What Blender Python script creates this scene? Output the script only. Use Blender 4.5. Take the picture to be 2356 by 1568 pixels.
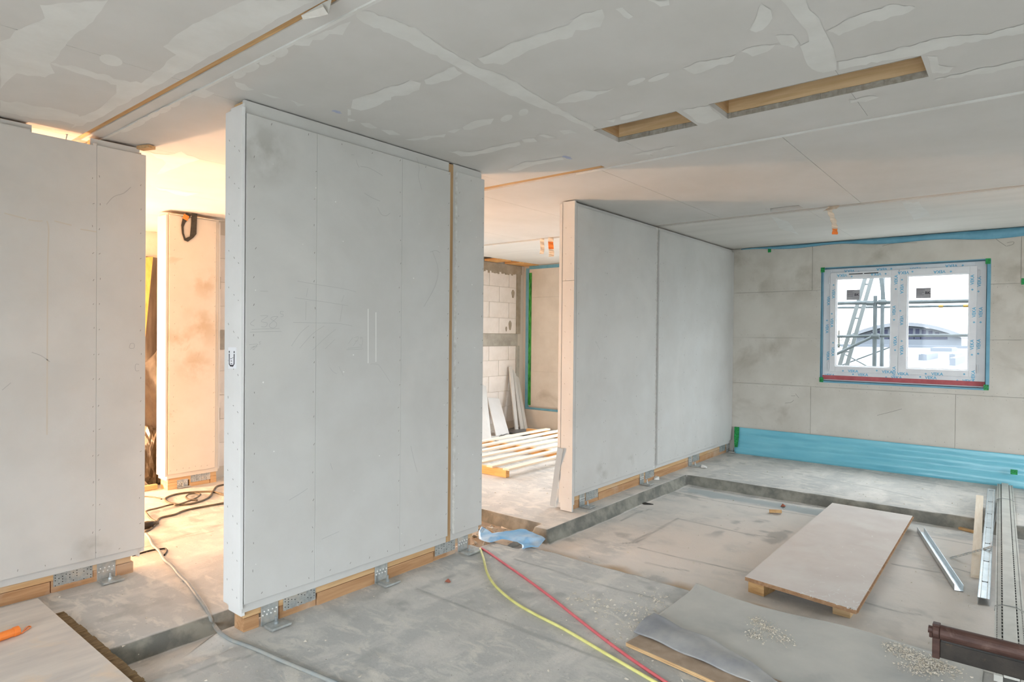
import bpy, bmesh, math, random
import numpy as np
from mathutils import Matrix, Vector, noise as mnoise
from mathutils.geometry import delaunay_2d_cdt

for o in list(bpy.data.objects):
    bpy.data.objects.remove(o, do_unlink=True)
SC = bpy.context.scene
COL = SC.collection
random.seed(7)

# ------------------------------------------------------------------ camera
W, H = 2356.0, 1568.0
YAW, PITCH, ROLL, FPX = math.radians(39.0438), math.radians(-0.5136), math.radians(0.5274), 1458.0
HC = 1.555
_F = np.array([math.cos(YAW), math.sin(YAW), 0.0]); _R = np.array([math.sin(YAW), -math.cos(YAW), 0.0]); _U = np.array([0, 0, 1.0])
_F, _U = _F * math.cos(PITCH) + _U * math.sin(PITCH), _U * math.cos(PITCH) - _F * math.sin(PITCH)
_R, _U = _R * math.cos(ROLL) + _U * math.sin(ROLL), _U * math.cos(ROLL) - _R * math.sin(ROLL)
cam_d = bpy.data.cameras.new('camera'); cam = bpy.data.objects.new('camera', cam_d); COL.objects.link(cam)
cam_d.sensor_fit = 'HORIZONTAL'; cam_d.sensor_width = 36.0; cam_d.lens = FPX / W * 36.0
cam_d.clip_start = 0.05; cam_d.clip_end = 2000
cam.matrix_world = Matrix(((_R[0], _U[0], -_F[0], 0), (_R[1], _U[1], -_F[1], 0), (_R[2], _U[2], -_F[2], HC), (0, 0, 0, 1)))
SC.camera = cam

def ray(u, v):
    return _F + _R * ((u - W / 2) / FPX) + _U * ((H / 2 - v) / FPX)
C0 = np.array([0, 0, HC])
def onX(u, v, x): d = ray(u, v); return C0 + d * (x / d[0])
def onY(u, v, y): d = ray(u, v); return C0 + d * (y / d[1])
def onZ(u, v, z): d = ray(u, v); return C0 + d * ((z - HC) / d[2])

# ------------------------------------------------------------------ world, light, exposure
SC.view_settings.view_transform = 'Standard'; SC.view_settings.look = 'None'
SC.view_settings.gamma = 1.0; SC.view_settings.use_curve_mapping = False
SC.view_settings.exposure = 3.22
world = bpy.data.worlds.new('overcast_sky'); SC.world = world; world.use_nodes = True
_bg = world.node_tree.nodes['Background']
_bg.inputs['Color'].default_value = (0.87, 0.935, 1.0, 1); _bg.inputs['Strength'].default_value = 1.0
# standard overcast sky: zenith three times as bright as the horizon
_wn = world.node_tree; _tc = _wn.nodes.new('ShaderNodeTexCoord'); _sp = _wn.nodes.new('ShaderNodeSeparateXYZ'); _mr = _wn.nodes.new('ShaderNodeMapRange')
_mr.inputs['From Min'].default_value = 0.0; _mr.inputs['From Max'].default_value = 1.0; _mr.inputs['To Min'].default_value = 0.95; _mr.inputs['To Max'].default_value = 2.85
_wn.links.new(_tc.outputs['Generated'], _sp.inputs[0]); _wn.links.new(_sp.outputs['Z'], _mr.inputs['Value']); _wn.links.new(_mr.outputs['Result'], _bg.inputs['Strength'])

def portal(loc, rot, sx, sy):
    l = bpy.data.lights.new('window_portal', 'AREA'); l.shape = 'RECTANGLE'; l.size = sx; l.size_y = sy
    l.cycles.is_portal = True
    o = bpy.data.objects.new('window_portal', l); COL.objects.link(o); o.location = loc; o.rotation_euler = rot
# big unglazed openings behind and beside the camera, window in view, added back-room openings
REAR_X, SIDE_Y = -2.3, -3.3
portal((REAR_X - 0.1, -0.2, 1.15), (0, math.radians(-90), 0), 2.1, 4.6)
portal((6.3, SIDE_Y - 0.1, 1.25), (math.radians(90), 0, 0), 1.8, 2.1)
portal((8.9, 1.16, 1.72), (0, math.radians(90), 0), 1.3, 1.6)
portal((8.9, 4.45, 1.35), (0, math.radians(90), 0), 2.1, 1.8)
portal((5.5, 7.06, 1.45), (math.radians(-90), 0, 0), 2.2, 1.7)

# work lamp out of view behind the left partition, plus an added warm fill
for _loc, _e in (((1.35, 7.05, 0.38), 56), ((-1.6, 5.5, 1.1), 44)):
    ld = bpy.data.lights.new('work_and_fill_lamp', 'POINT'); ld.color = (1.0, 0.60, 0.36); ld.energy = _e; ld.shadow_soft_size = 0.09
    lo = bpy.data.objects.new('work_and_fill_lamp', ld); COL.objects.link(lo); lo.location = _loc

# ------------------------------------------------------------------ materials
def lin(r, g, b):
    f = lambda c: (c / 255 / 12.92) if c / 255 <= 0.04045 else ((c / 255 + 0.055) / 1.055) ** 2.4
    return (f(r), f(g), f(b), 1.0)
MATS = {}
def mat(name, c1, c2=None, scale=3.0, stretch=(1, 1, 1), detail=6.0, rough=0.85, bump=0.0, bscale=60.0, metal=0.0, spec=0.3,
        c3=None, s3=1.0, lo3=0.5, hi3=0.65, lo=0.35, hi=0.65, trans=0.0, distort=0.0):
    if name in MATS: return MATS[name]
    m = bpy.data.materials.new(name); m.use_nodes = True; nt = m.node_tree; N = nt.nodes; L = nt.links
    p = N['Principled BSDF']; p.inputs['Roughness'].default_value = rough; p.inputs['Metallic'].default_value = metal
    p.inputs['Specular IOR Level'].default_value = spec
    if trans: p.inputs['Transmission Weight'].default_value = trans
    tc = N.new('ShaderNodeTexCoord'); mp = N.new('ShaderNodeMapping'); mp.inputs['Scale'].default_value = stretch
    L.new(tc.outputs['Object'], mp.inputs['Vector'])
    def nz(s, d, dist=0.0):
        n = N.new('ShaderNodeTexNoise'); n.inputs['Scale'].default_value = s; n.inputs['Detail'].default_value = d
        n.inputs['Roughness'].default_value = 0.6; n.inputs['Distortion'].default_value = dist
        return n
    n1 = nz(scale, detail, distort); L.new(mp.outputs['Vector'], n1.inputs['Vector'])
    r1 = N.new('ShaderNodeMapRange'); r1.inputs['From Min'].default_value = lo; r1.inputs['From Max'].default_value = hi
    L.new(n1.outputs['Fac'], r1.inputs['Value'])
    mx = N.new('ShaderNodeMix'); mx.data_type = 'RGBA'
    mx.inputs['A'].default_value = c1; mx.inputs['B'].default_value = c2 or c1
    L.new(r1.outputs['Result'], mx.inputs['Factor']); out = mx.outputs['Result']
    if c3:
        n3 = nz(s3, 5.0, 0.4); L.new(tc.outputs['Object'], n3.inputs['Vector'])
        r3 = N.new('ShaderNodeMapRange'); r3.inputs['From Min'].default_value = lo3; r3.inputs['From Max'].default_value = hi3
        L.new(n3.outputs['Fac'], r3.inputs['Value'])
        m3 = N.new('ShaderNodeMix'); m3.data_type = 'RGBA'; m3.inputs['B'].default_value = c3
        L.new(out, m3.inputs['A']); L.new(r3.outputs['Result'], m3.inputs['Factor']); out = m3.outputs['Result']
    L.new(out, p.inputs['Base Color'])
    if bump:
        nb = nz(bscale, 4.0); L.new(mp.outputs['Vector'], nb.inputs['Vector'])
        b = N.new('ShaderNodeBump'); b.inputs['Strength'].default_value = bump; b.inputs['Distance'].default_value = 0.01
        L.new(nb.outputs['Fac'], b.inputs['Height']); L.new(b.outputs['Normal'], p.inputs['Normal'])
    MATS[name] = m
    return m

def wood(name, c1, c2, axis, rough=0.7, c3=None):
    st = {'x': (1.2, 22, 22), 'y': (22, 1.2, 22), 'z': (22, 22, 1.2)}[axis]
    return mat(name, c1, c2, scale=1.6, stretch=st, detail=4, rough=rough, bump=0.12, bscale=3, c3=c3, s3=2.2, lo3=0.52, hi3=0.7, distort=0.8)

BOARD_WH_LIT = mat('lit_white_end_board', lin(228, 228, 227), lin(222, 222, 220), scale=3, rough=0.9)  # whiter end board, also brightened for the light falling on this face
BOARD = mat('gypsum_board', lin(202, 202, 199), lin(195, 194, 190), scale=2.2, detail=8, rough=0.9, bump=0.04, bscale=120,
            c3=lin(207, 206, 202), s3=0.9, lo3=0.5, hi3=0.7)
BOARD_EDGE = mat('board_edge', lin(214, 214, 210), lin(190, 188, 182), scale=30, rough=0.95)
BOARD_W = mat('gypsum_board_stained', lin(208, 204, 195), lin(196, 191, 181), scale=2.5, detail=8, rough=0.9, bump=0.05, bscale=120,
              c3=lin(160, 152, 138), s3=1.15, lo3=0.60, hi3=0.80)
BOARD_P = mat('gypsum_board_pillar', lin(214, 208, 198), lin(206, 199, 187), scale=2.0, detail=8, rough=0.9,
              c3=lin(172, 152, 122), s3=2.6, lo3=0.60, hi3=0.74)
CEIL = mat('ceiling_board', lin(205, 203, 199), lin(198, 196, 191), scale=1.8, detail=9, stretch=(1, 1, 1), rough=0.92, bump=0.03, bscale=150)
CEIL_D = mat('ceiling_board_painted', lin(214, 211, 205), lin(206, 203, 197), scale=1.4, detail=7, rough=0.9, stretch=(3, 0.6, 1))
FILLER = mat('joint_filler', lin(217, 217, 213), lin(208, 207, 202), scale=5, detail=7, rough=0.85, bump=0.06, bscale=30)
CORE = mat('board_core', lin(165, 160, 150), lin(140, 133, 122), scale=30, rough=0.95)
SPRUCE_X = wood('spruce_x', lin(214, 180, 136), lin(194, 154, 108), 'x', c3=lin(200, 178, 152))
SPRUCE_XD = wood('spruce_sill_x', lin(194, 154, 114), lin(170, 128, 90), 'x', c3=lin(196, 174, 152))
SPRUCE_Y = wood('spruce_y', lin(208, 172, 124), lin(180, 140, 92), 'y')
SPRUCE_YD = wood('spruce_joist_y', lin(216, 188, 148), lin(196, 164, 122), 'y', c3=lin(176, 148, 114))
SPRUCE_Z = wood('spruce_z', lin(192, 160, 120), lin(168, 134, 94), 'z')
PINE_Y = wood('pine_y', lin(226, 180, 120), lin(206, 150, 90), 'y')
SLAT_X = wood('slat_x', lin(233, 221, 203), lin(223, 207, 184), 'x')
FLOORM = None
GALV = mat('galvanised_steel', lin(160, 164, 163), lin(190, 194, 192), scale=25, rough=0.5, metal=0.55, spec=0.5, bump=0.02,
           c3=lin(205, 198, 186), s3=9, lo3=0.5, hi3=0.7)
GALV_B = mat('bright_zinc_profile', lin(205, 212, 215), lin(184, 192, 196), scale=12, rough=0.32, metal=0.8, spec=0.5)
PERF = mat('painted_rail', lin(205, 204, 196), lin(190, 189, 181), scale=9, rough=0.5, spec=0.4)
DARK = mat('dark_hole', lin(40, 40, 40), rough=0.9)
STAPLE = mat('staple', lin(130, 127, 121), rough=0.6)
SPECK = mat('filled_hole', lin(232, 231, 227), rough=0.9)
PENCIL = mat('pencil', lin(174, 174, 172), rough=0.9)
RUST = mat('rusty_pipe', lin(90, 66, 58), lin(68, 47, 41), scale=8, stretch=(4, 1, 4), rough=0.55, bump=0.1, bscale=50, c3=lin(120, 98, 88), s3=14, lo3=0.6, hi3=0.8)
BLKSTEEL = mat('black_steel', lin(62, 56, 50), lin(46, 42, 38), scale=14, rough=0.6, bump=0.12, bscale=80, c3=lin(96, 78, 60), s3=22, lo3=0.62, hi3=0.8)
FOIL = mat('blue_foil', lin(128, 198, 214), lin(110, 184, 204), scale=4, stretch=(1, 0.4, 5), rough=0.28, spec=0.5, bump=0.25, bscale=5)
FOIL_T = mat('blue_foil_band', lin(112, 168, 190), lin(98, 154, 178), scale=7, rough=0.4, spec=0.4)
BAG = mat('light_blue_plastic', lin(128, 182, 222), lin(104, 164, 214), scale=5, rough=0.35, spec=0.5, c3=lin(178, 205, 228), s3=3.5, lo3=0.45, hi3=0.65)
GREEN = mat('green_tape', lin(40, 160, 84), lin(14, 96, 48), scale=60, stretch=(1, 1, 2.5), rough=0.4, lo=0.48, hi=0.56)
GREEN2 = mat('green_tape_fresh', lin(70, 158, 70), lin(30, 104, 46), scale=26, stretch=(1, 1, 0.3), rough=0.3, lo=0.45, hi=0.6)
PVC = mat('white_pvc', lin(226, 227, 229), lin(219, 220, 223), scale=8, rough=0.35, spec=0.5)
VBLUE = mat('film_print_blue', lin(96, 178, 212), rough=0.6)
RED = mat('red_sealing_strip', lin(198, 108, 112), lin(184, 94, 98), scale=10, rough=0.7)
HOSE_Y = mat('yellow_hose', lin(228, 224, 146), lin(212, 206, 126), scale=14, rough=0.45)
HOSE_R = mat('red_hose', lin(222, 116, 120), lin(210, 102, 108), scale=14, rough=0.45)
CABLE_G = mat('grey_cable', lin(138, 146, 148), lin(160, 158, 150), scale=16, rough=0.6)
CABLE_D = mat('dark_cable', lin(84, 78, 68), lin(116, 104, 84), scale=9, rough=0.6)
CABLE_K = mat('black_wire', lin(44, 40, 36), rough=0.6)
BLACKPL = mat('black_plastic_sheet', lin(66, 66, 68), lin(92, 92, 92), scale=4, rough=0.32, spec=0.5, bump=0.3, bscale=6)
GREYFILM = mat('grey_film', lin(112, 106, 98), lin(86, 80, 72), scale=5, stretch=(3, 3, 0.5), rough=0.3, spec=0.5, bump=0.35, bscale=5)
BAGS = mat('dark_sack_plastic', lin(92, 82, 66), lin(60, 52, 42), scale=6, rough=0.3, spec=0.5, bump=0.4, bscale=9)
OSB = mat('osb_board', lin(226, 186, 112), lin(206, 158, 84), scale=9, stretch=(3, 3, 1), rough=0.6)
CHIP = mat('chipboard_dusty', lin(217, 210, 204), lin(209, 200, 194), scale=3, detail=9, rough=0.85, bump=0.08, bscale=120, c3=lin(219, 214, 208), s3=2.5, lo3=0.52, hi3=0.7)
CHIP_E = mat('chipboard_edge', lin(176, 142, 110), lin(150, 114, 84), scale=40, rough=0.95, bump=0.3, bscale=90)
DUSTB = mat('dusty_board', lin(214, 206, 196), lin(196, 189, 182), scale=2.4, stretch=(1.2, 5, 1), detail=9, rough=0.92, bump=0.15, bscale=40, c3=lin(222, 202, 178), s3=4, lo3=0.55, hi3=0.75)
FIBRE = mat('brown_fibre', lin(140, 116, 82), lin(102, 82, 56), scale=26, stretch=(1, 5, 1), rough=0.98, bump=0.7, bscale=60)
BITUM = mat('bitumen_sheet', lin(194, 192, 185), lin(176, 176, 171), scale=2.2, detail=8, rough=0.75, bump=0.06, bscale=40, c3=lin(160, 161, 158), s3=2.2, lo3=0.52, hi3=0.72)
BITUM_U = mat('bitumen_sheet_bare', lin(142, 144, 148), lin(172, 171, 168), scale=5, detail=8, rough=0.55, bump=0.08, bscale=40)
PLY = mat('plywood_plank', lin(176, 156, 136), lin(156, 136, 116), scale=6, stretch=(2, 2, 1), rough=0.85)
PLY_E = mat('plywood_edge', lin(222, 190, 142), lin(160, 122, 84), scale=5, stretch=(1, 1, 40), rough=0.8)
ORANGE = mat('orange_plastic', lin(240, 140, 66), lin(232, 128, 56), scale=6, rough=0.45)
BLOCK = mat('aerated_block', lin(226, 220, 214), lin(214, 207, 199), scale=4, rough=0.95, bump=0.1, bscale=60)
MORTAR = mat('mortar', lin(168, 158, 142), lin(146, 135, 118), scale=6, rough=0.97, bump=0.3, bscale=30)
CONC = mat('beam_concrete', lin(176, 172, 162), lin(150, 146, 136), scale=5, rough=0.92, bump=0.15, bscale=40)
STRAP = mat('black_webbing', lin(56, 54, 50), lin(72, 70, 64), scale=40, rough=0.8)
CLOTH = mat('white_fleece', lin(228, 214, 196), lin(216, 198, 178), scale=9, rough=0.9)
PAPER = mat('white_paper', lin(220, 218, 212), lin(208, 204, 196), scale=9, rough=0.9)
DEB = mat('plaster_debris', lin(218, 212, 201), lin(196, 186, 168), scale=30, rough=0.95)
BRICK = mat('red_chip', lin(170, 104, 84), rough=0.95)
STICK = mat('grey_sticker', lin(172, 170, 174), lin(160, 158, 162), scale=20, rough=0.6)
INK = mat('black_ink', lin(52, 52, 60), rough=0.7)
WHITE_B = mat('white_board', lin(208, 208, 207), lin(202, 202, 200), scale=4, rough=0.85)
WHITE = mat('white_label', lin(236, 238, 242), rough=0.6)
SCAF = mat('scaffold_tube', lin(58, 63, 65), lin(70, 75, 77), scale=10, rough=0.7, spec=0.1)
LADDER = mat('ladder_alloy', lin(82, 86, 87), rough=0.7, spec=0.1)
ROOFW = mat('pale_flat_roof', lin(78, 80, 84), lin(73, 75, 79), scale=0.3, rough=0.9)
HALLM = mat('hall_panel', lin(66, 70, 76), rough=0.8)
HALLG = mat('hall_glass', lin(36, 38, 50), rough=0.8, spec=0.1)
TREE = mat('bare_branches', lin(66, 63, 58), rough=0.9)
CONIF = mat('conifer', lin(58, 66, 58), rough=0.9)
SNOW = mat('pale_ground', lin(116, 117, 116), lin(104, 105, 103), scale=0.2, rough=0.95)
PLASTER_O = mat('outer_wall', lin(190, 186, 178), rough=0.95)
YEL = mat('yellow_band', lin(96, 76, 22), rough=0.6)

def glass_mat():
    m = bpy.data.materials.new('window_glass'); m.use_nodes = True; nt = m.node_tree; N = nt.nodes; L = nt.links
    for n in list(N): N.remove(n)
    out = N.new('ShaderNodeOutputMaterial'); mx = N.new('ShaderNodeMixShader'); t = N.new('ShaderNodeBsdfTransparent'); g = N.new('ShaderNodeBsdfGlossy')
    t.inputs['Color'].default_value = (0.97, 0.985, 0.98, 1); g.inputs['Roughness'].default_value = 0.02; mx.inputs['Fac'].default_value = 0.012
    L.new(t.outputs[0], mx.inputs[1]); L.new(g.outputs[0], mx.inputs[2]); L.new(mx.outputs[0], out.inputs['Surface'])
    return m
GLASS = glass_mat()
def stain(m, spots, col, s=5.0, lo=0.42, hi=0.62, amount=0.75):
    """soiled patches at given places of the wall, broken up by noise"""
    nt = m.node_tree; N = nt.nodes; L = nt.links; p = N['Principled BSDF']; src = p.inputs['Base Color'].links[0].from_socket
    ge = N.new('ShaderNodeNewGeometry'); acc = None
    for c, r in spots:
        d = N.new('ShaderNodeVectorMath'); d.operation = 'DISTANCE'; L.new(ge.outputs['Position'], d.inputs[0]); d.inputs[1].default_value = c
        q = N.new('ShaderNodeMapRange'); q.inputs['From Min'].default_value = 0.15 * r; q.inputs['From Max'].default_value = r; q.inputs['To Min'].default_value = amount; q.inputs['To Max'].default_value = 0.0
        L.new(d.outputs['Value'], q.inputs['Value'])
        if acc is None: acc = q.outputs['Result']
        else:
            x = N.new('ShaderNodeMath'); x.operation = 'MAXIMUM'; L.new(acc, x.inputs[0]); L.new(q.outputs['Result'], x.inputs[1]); acc = x.outputs['Value']
    n = N.new('ShaderNodeTexNoise'); n.inputs['Scale'].default_value = s; n.inputs['Detail'].default_value = 7; L.new(ge.outputs['Position'], n.inputs['Vector'])
    r2 = N.new('ShaderNodeMapRange'); r2.inputs['From Min'].default_value = lo; r2.inputs['From Max'].default_value = hi; L.new(n.outputs['Fac'], r2.inputs['Value'])
    mu = N.new('ShaderNodeMath'); mu.operation = 'MULTIPLY'; L.new(acc, mu.inputs[0]); L.new(r2.outputs['Result'], mu.inputs[1])
    mx = N.new('ShaderNodeMix'); mx.data_type = 'RGBA'; L.new(mu.outputs['Value'], mx.inputs['Factor']); L.new(src, mx.inputs['A']); mx.inputs['B'].default_value = col; L.new(mx.outputs['Result'], p.inputs['Base Color'])
stain(BOARD_W, [((8.58, 0.12, 2.05), 0.42), ((8.58, -0.05, 1.75), 0.30), ((8.58, 0.05, 2.35), 0.30), ((8.58, 2.75, 2.30), 0.35), ((8.58, 2.55, 1.42), 0.28), ((8.58, 2.2, 2.33), 0.35), ((8.58, 1.4, 2.56), 0.30)], lin(146, 137, 120), 4.5, amount=0.5)
stain(BOARD_P, [((3.02, 6.5, 1.62), 0.26), ((2.80, 6.5, 1.45), 0.22), ((2.95, 6.5, 1.22), 0.22), ((3.05, 6.5, 2.05), 0.2)], lin(176, 148, 110), 7.0, amount=0.55)
stain(BOARD, [((5.17, 3.09, 0.28), 0.14), ((5.72, 3.09, 0.30), 0.10), ((1.75, 3.09, 2.50), 0.22), ((1.40, 4.43, 0.24), 0.12)], lin(158, 156, 148), 8.0, amount=0.6)

# ------------------------------------------------------------------ mesh helpers
class MB:
    def __init__(s): s.v = []; s.f = []; s.mi = []
    def add(s, vs, fs, mi=0):
        b = len(s.v); s.v += [tuple(map(float, p)) for p in vs]
        for f in fs: s.f.append([b + i for i in f]); s.mi.append(mi)
        return s
    def box(s, x0, x1, y0, y1, z0, z1, mi=0):
        x0, x1 = min(x0, x1), max(x0, x1); y0, y1 = min(y0, y1), max(y0, y1); z0, z1 = min(z0, z1), max(z0, z1)
        return s.add([(x0, y0, z0), (x1, y0, z0), (x1, y1, z0), (x0, y1, z0), (x0, y0, z1), (x1, y0, z1), (x1, y1, z1), (x0, y1, z1)],
                     [(0, 3, 2, 1), (4, 5, 6, 7), (0, 1, 5, 4), (1, 2, 6, 5), (2, 3, 7, 6), (3, 0, 4, 7)], mi)
    def bar(s, a, b, w, t, up=(0, 0, 1), mi=0):
        # box from a to b (centre line), w across, t along up
        a = Vector(a); b = Vector(b); d = (b - a).normalized(); up = Vector(up); sd = d.cross(up).normalized(); u2 = sd.cross(d).normalized()
        vs = []
        for p in (a, b):
            for sx, sy in ((-1, -1), (1, -1), (1, 1), (-1, 1)): vs.append(p + sd * (sx * w / 2) + u2 * (sy * t / 2))
        return s.add(vs, [(3, 2, 1, 0), (4, 5, 6, 7), (0, 1, 5, 4), (1, 2, 6, 5), (2, 3, 7, 6), (3, 0, 4, 7)], mi)
    def tube(s, pts, r, n=8, mi=0, cap=True, rr=None):
        pts = [Vector(p) for p in pts]; k = len(pts); vs = []; fs = []
        prev = None
        for i, p in enumerate(pts):
            d = (pts[min(i + 1, k - 1)] - pts[max(i - 1, 0)]).normalized()
            if prev is None:
                a = Vector((0, 0, 1)) if abs(d.z) < 0.9 else Vector((1, 0, 0))
                prev = d.cross(a).normalized()
            prev = (prev - d * prev.dot(d)).normalized(); q = d.cross(prev)
            R = rr[i] if rr else r
            for j in range(n):
                t = 2 * math.pi * j / n; vs.append(p + prev * (R * math.cos(t)) + q * (R * math.sin(t)))
        for i in range(k - 1):
            for j in range(n):
                a = i * n + j; b = i * n + (j + 1) % n; fs.append((a, b, b + n, a + n))
        if cap: fs.append(tuple(range(n - 1, -1, -1))); fs.append(tuple(range((k - 1) * n, k * n)))
        return s.add(vs, fs, mi)
    def prism(s, poly, off, mi=0, mi_side=None):
        # poly: list of 3d points (planar), extruded by vector off
        n = len(poly); off = np.array(off, float); vs = [np.array(p, float) for p in poly]; vs2 = [p + off for p in vs]
        ms = mi if mi_side is None else mi_side
        s.add(vs + vs2, [tuple(range(n))], mi); b = len(s.v) - 2 * n
        s.f.append([b + n + i for i in range(n - 1, -1, -1)]); s.mi.append(mi)
        for i in range(n): s.f.append([b + i, b + n + i, b + n + (i + 1) % n, b + (i + 1) % n]); s.mi.append(ms)
        return s
    def mesh(s, name, mats, base=(0, 0, 0), smooth=False):
        me = bpy.data.meshes.new(name); b = np.array(base, float)
        me.from_pydata([tuple(np.array(p) - b) for p in s.v], [], s.f)
        mats = mats if isinstance(mats, (list, tuple)) else [mats]
        for m in mats: me.materials.append(m)
        me.polygons.foreach_set('material_index', s.mi)
        bm = bmesh.new(); bm.from_mesh(me); bmesh.ops.recalc_face_normals(bm, faces=bm.faces); bm.to_mesh(me); bm.free()
        if smooth: me.polygons.foreach_set('use_smooth', [True] * len(me.polygons))
        me.update()
        return me

def root_loc(o):
    l = Vector((0, 0, 0))
    while o: l += o.location; o = o.parent
    return l
def obj(name, mb, mats, parent=None, base=None, smooth=False, bevel=0.0, sub=0):
    if parent is not None:
        b = tuple(root_loc(parent))
    elif base is not None: b = base
    else:
        a = np.array(mb.v); b = ((a[:, 0].min() + a[:, 0].max()) / 2, (a[:, 1].min() + a[:, 1].max()) / 2, a[:, 2].min())
    me = mb.mesh(name, mats, b, smooth)
    o = bpy.data.objects.new(name, me); COL.objects.link(o)
    if parent is not None: o.parent = parent
    else: o.location = b
    if bevel:
        m = o.modifiers.new('bevel', 'BEVEL'); m.width = bevel; m.segments = 2; m.limit_method = 'ANGLE'
    if sub:
        m = o.modifiers.new('sub', 'SUBSURF'); m.levels = sub; m.render_levels = sub
    return o
def tag(o, label=None, cat=None, group=None, kind=None):
    if label: o['label'] = label
    if cat: o['category'] = cat
    if group: o['group'] = group
    if kind: o['kind'] = kind
    return o
def thing(name, loc, label=None, cat=None, group=None, kind=None):
    o = bpy.data.objects.new(name, None); COL.objects.link(o); o.location = loc; o.empty_display_size = 0.1
    return tag(o, label, cat, group, kind)
def spline(pts, n=6):
    P = [Vector(p) for p in pts]; out = []
    for i in range(len(P) - 1):
        p0 = P[max(i - 1, 0)]; p1 = P[i]; p2 = P[i + 1]; p3 = P[min(i + 2, len(P) - 1)]
        for k in range(n):
            t = k / n
            out.append(0.5 * ((2 * p1) + (p2 - p0) * t + (2 * p0 - 5 * p1 + 4 * p2 - p3) * t * t + (3 * p1 - p0 - 3 * p2 + p3) * t ** 3))
    out.append(P[-1]); return out

# numpy value noise
_rs = np.random.RandomState(3); _T = _rs.rand(256, 256)
def vnoise(x, y):
    xi = np.floor(x).astype(int); yi = np.floor(y).astype(int); fx = x - xi; fy = y - yi
    fx = fx * fx * (3 - 2 * fx); fy = fy * fy * (3 - 2 * fy)
    g = lambda a, b: _T[a & 255, b & 255]
    return (g(xi, yi) * (1 - fx) + g(xi + 1, yi) * fx) * (1 - fy) + (g(xi, yi + 1) * (1 - fx) + g(xi + 1, yi + 1) * fx) * fy
def fbm(x, y, o=4):
    x = np.asarray(x, float); y = np.asarray(y, float)
    s = 0; a = 0.5
    for k in range(o): s = s + a * vnoise(x * 2 ** k + 17 * k, y * 2 ** k + 31 * k); a *= 0.5
    return s

CEIL_Z = 2.75
XF = 8.58          # face of the window wall
D = 3.09           # face of the two partitions in one line
YL = 4.43          # face of the left partition
YB = 6.72          # face of the block wall

# ------------------------------------------------------------------ floor (slab with a sunken bay and a channel)
LOW = [(3.72, 6.80, -6.0, 2.955), (3.62, 4.11, 2.86, 3.12), (3.46, 4.22, 3.10, 4.9), (0.2, 1.60, 3.02, 3.46), (1.55, 3.50, 3.245, 3.46)]
def floor_h(x, y):
    x = np.asarray(x, float); y = np.asarray(y, float)
    wx = x + 0.030 * (fbm(x * 3.1, y * 3.1, 3) - 0.44); wy = y + 0.030 * (fbm(x * 3.1 + 50, y * 3.1 + 9, 3) - 0.44)
    low = np.zeros_like(wx)
    for a, b, c, d in LOW:
        sd = np.minimum(np.minimum(wx - a, b - wx), np.minimum(wy - c, d - wy))
        low = np.maximum(low, np.clip((sd + 0.004) / 0.026, 0, 1))
    s = low * low * (3 - 2 * low)
    h = -0.105 * s
    rough = 0.004 * (fbm(x * 5, y * 5, 4) - 0.46) + 0.0025 * (fbm(x * 30, y * 30, 2) - 0.37)
    # heaps of rubble in the doorway notch and the channel
    m = np.clip(1 - np.abs(x - 3.85) / 0.45, 0, 1) * np.clip(1 - np.abs(y - 3.62) / 0.75, 0, 1)
    h = h + s * m * 0.085 * fbm(x * 9, y * 9, 4)
    m2 = np.clip((1.95 - x) / 0.25, 0, 1) * np.clip((3.47 - y) / 0.44, 0, 1)
    h = h + s * m2 * (0.075 + 0.03 * (fbm(x * 12, y * 12, 4) - 0.4))
    h = np.where((x < 1.72) & (y < 3.25), np.maximum(h, -0.105 * s + s * 0.10 * np.clip((x - 1.32) / 0.26, 0, 1)), h)
    return h + rough
def fhit(u, v, lift=0.0):
    d = ray(u, v); t = (0.06 - HC) / d[2]; dt = 0.004
    for i in range(2000):
        p = C0 + d * t
        if p[2] <= float(floor_h(p[0], p[1])) + lift: break
        t += dt
    return p
def FZ(x, y): return float(floor_h(x, y))

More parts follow.
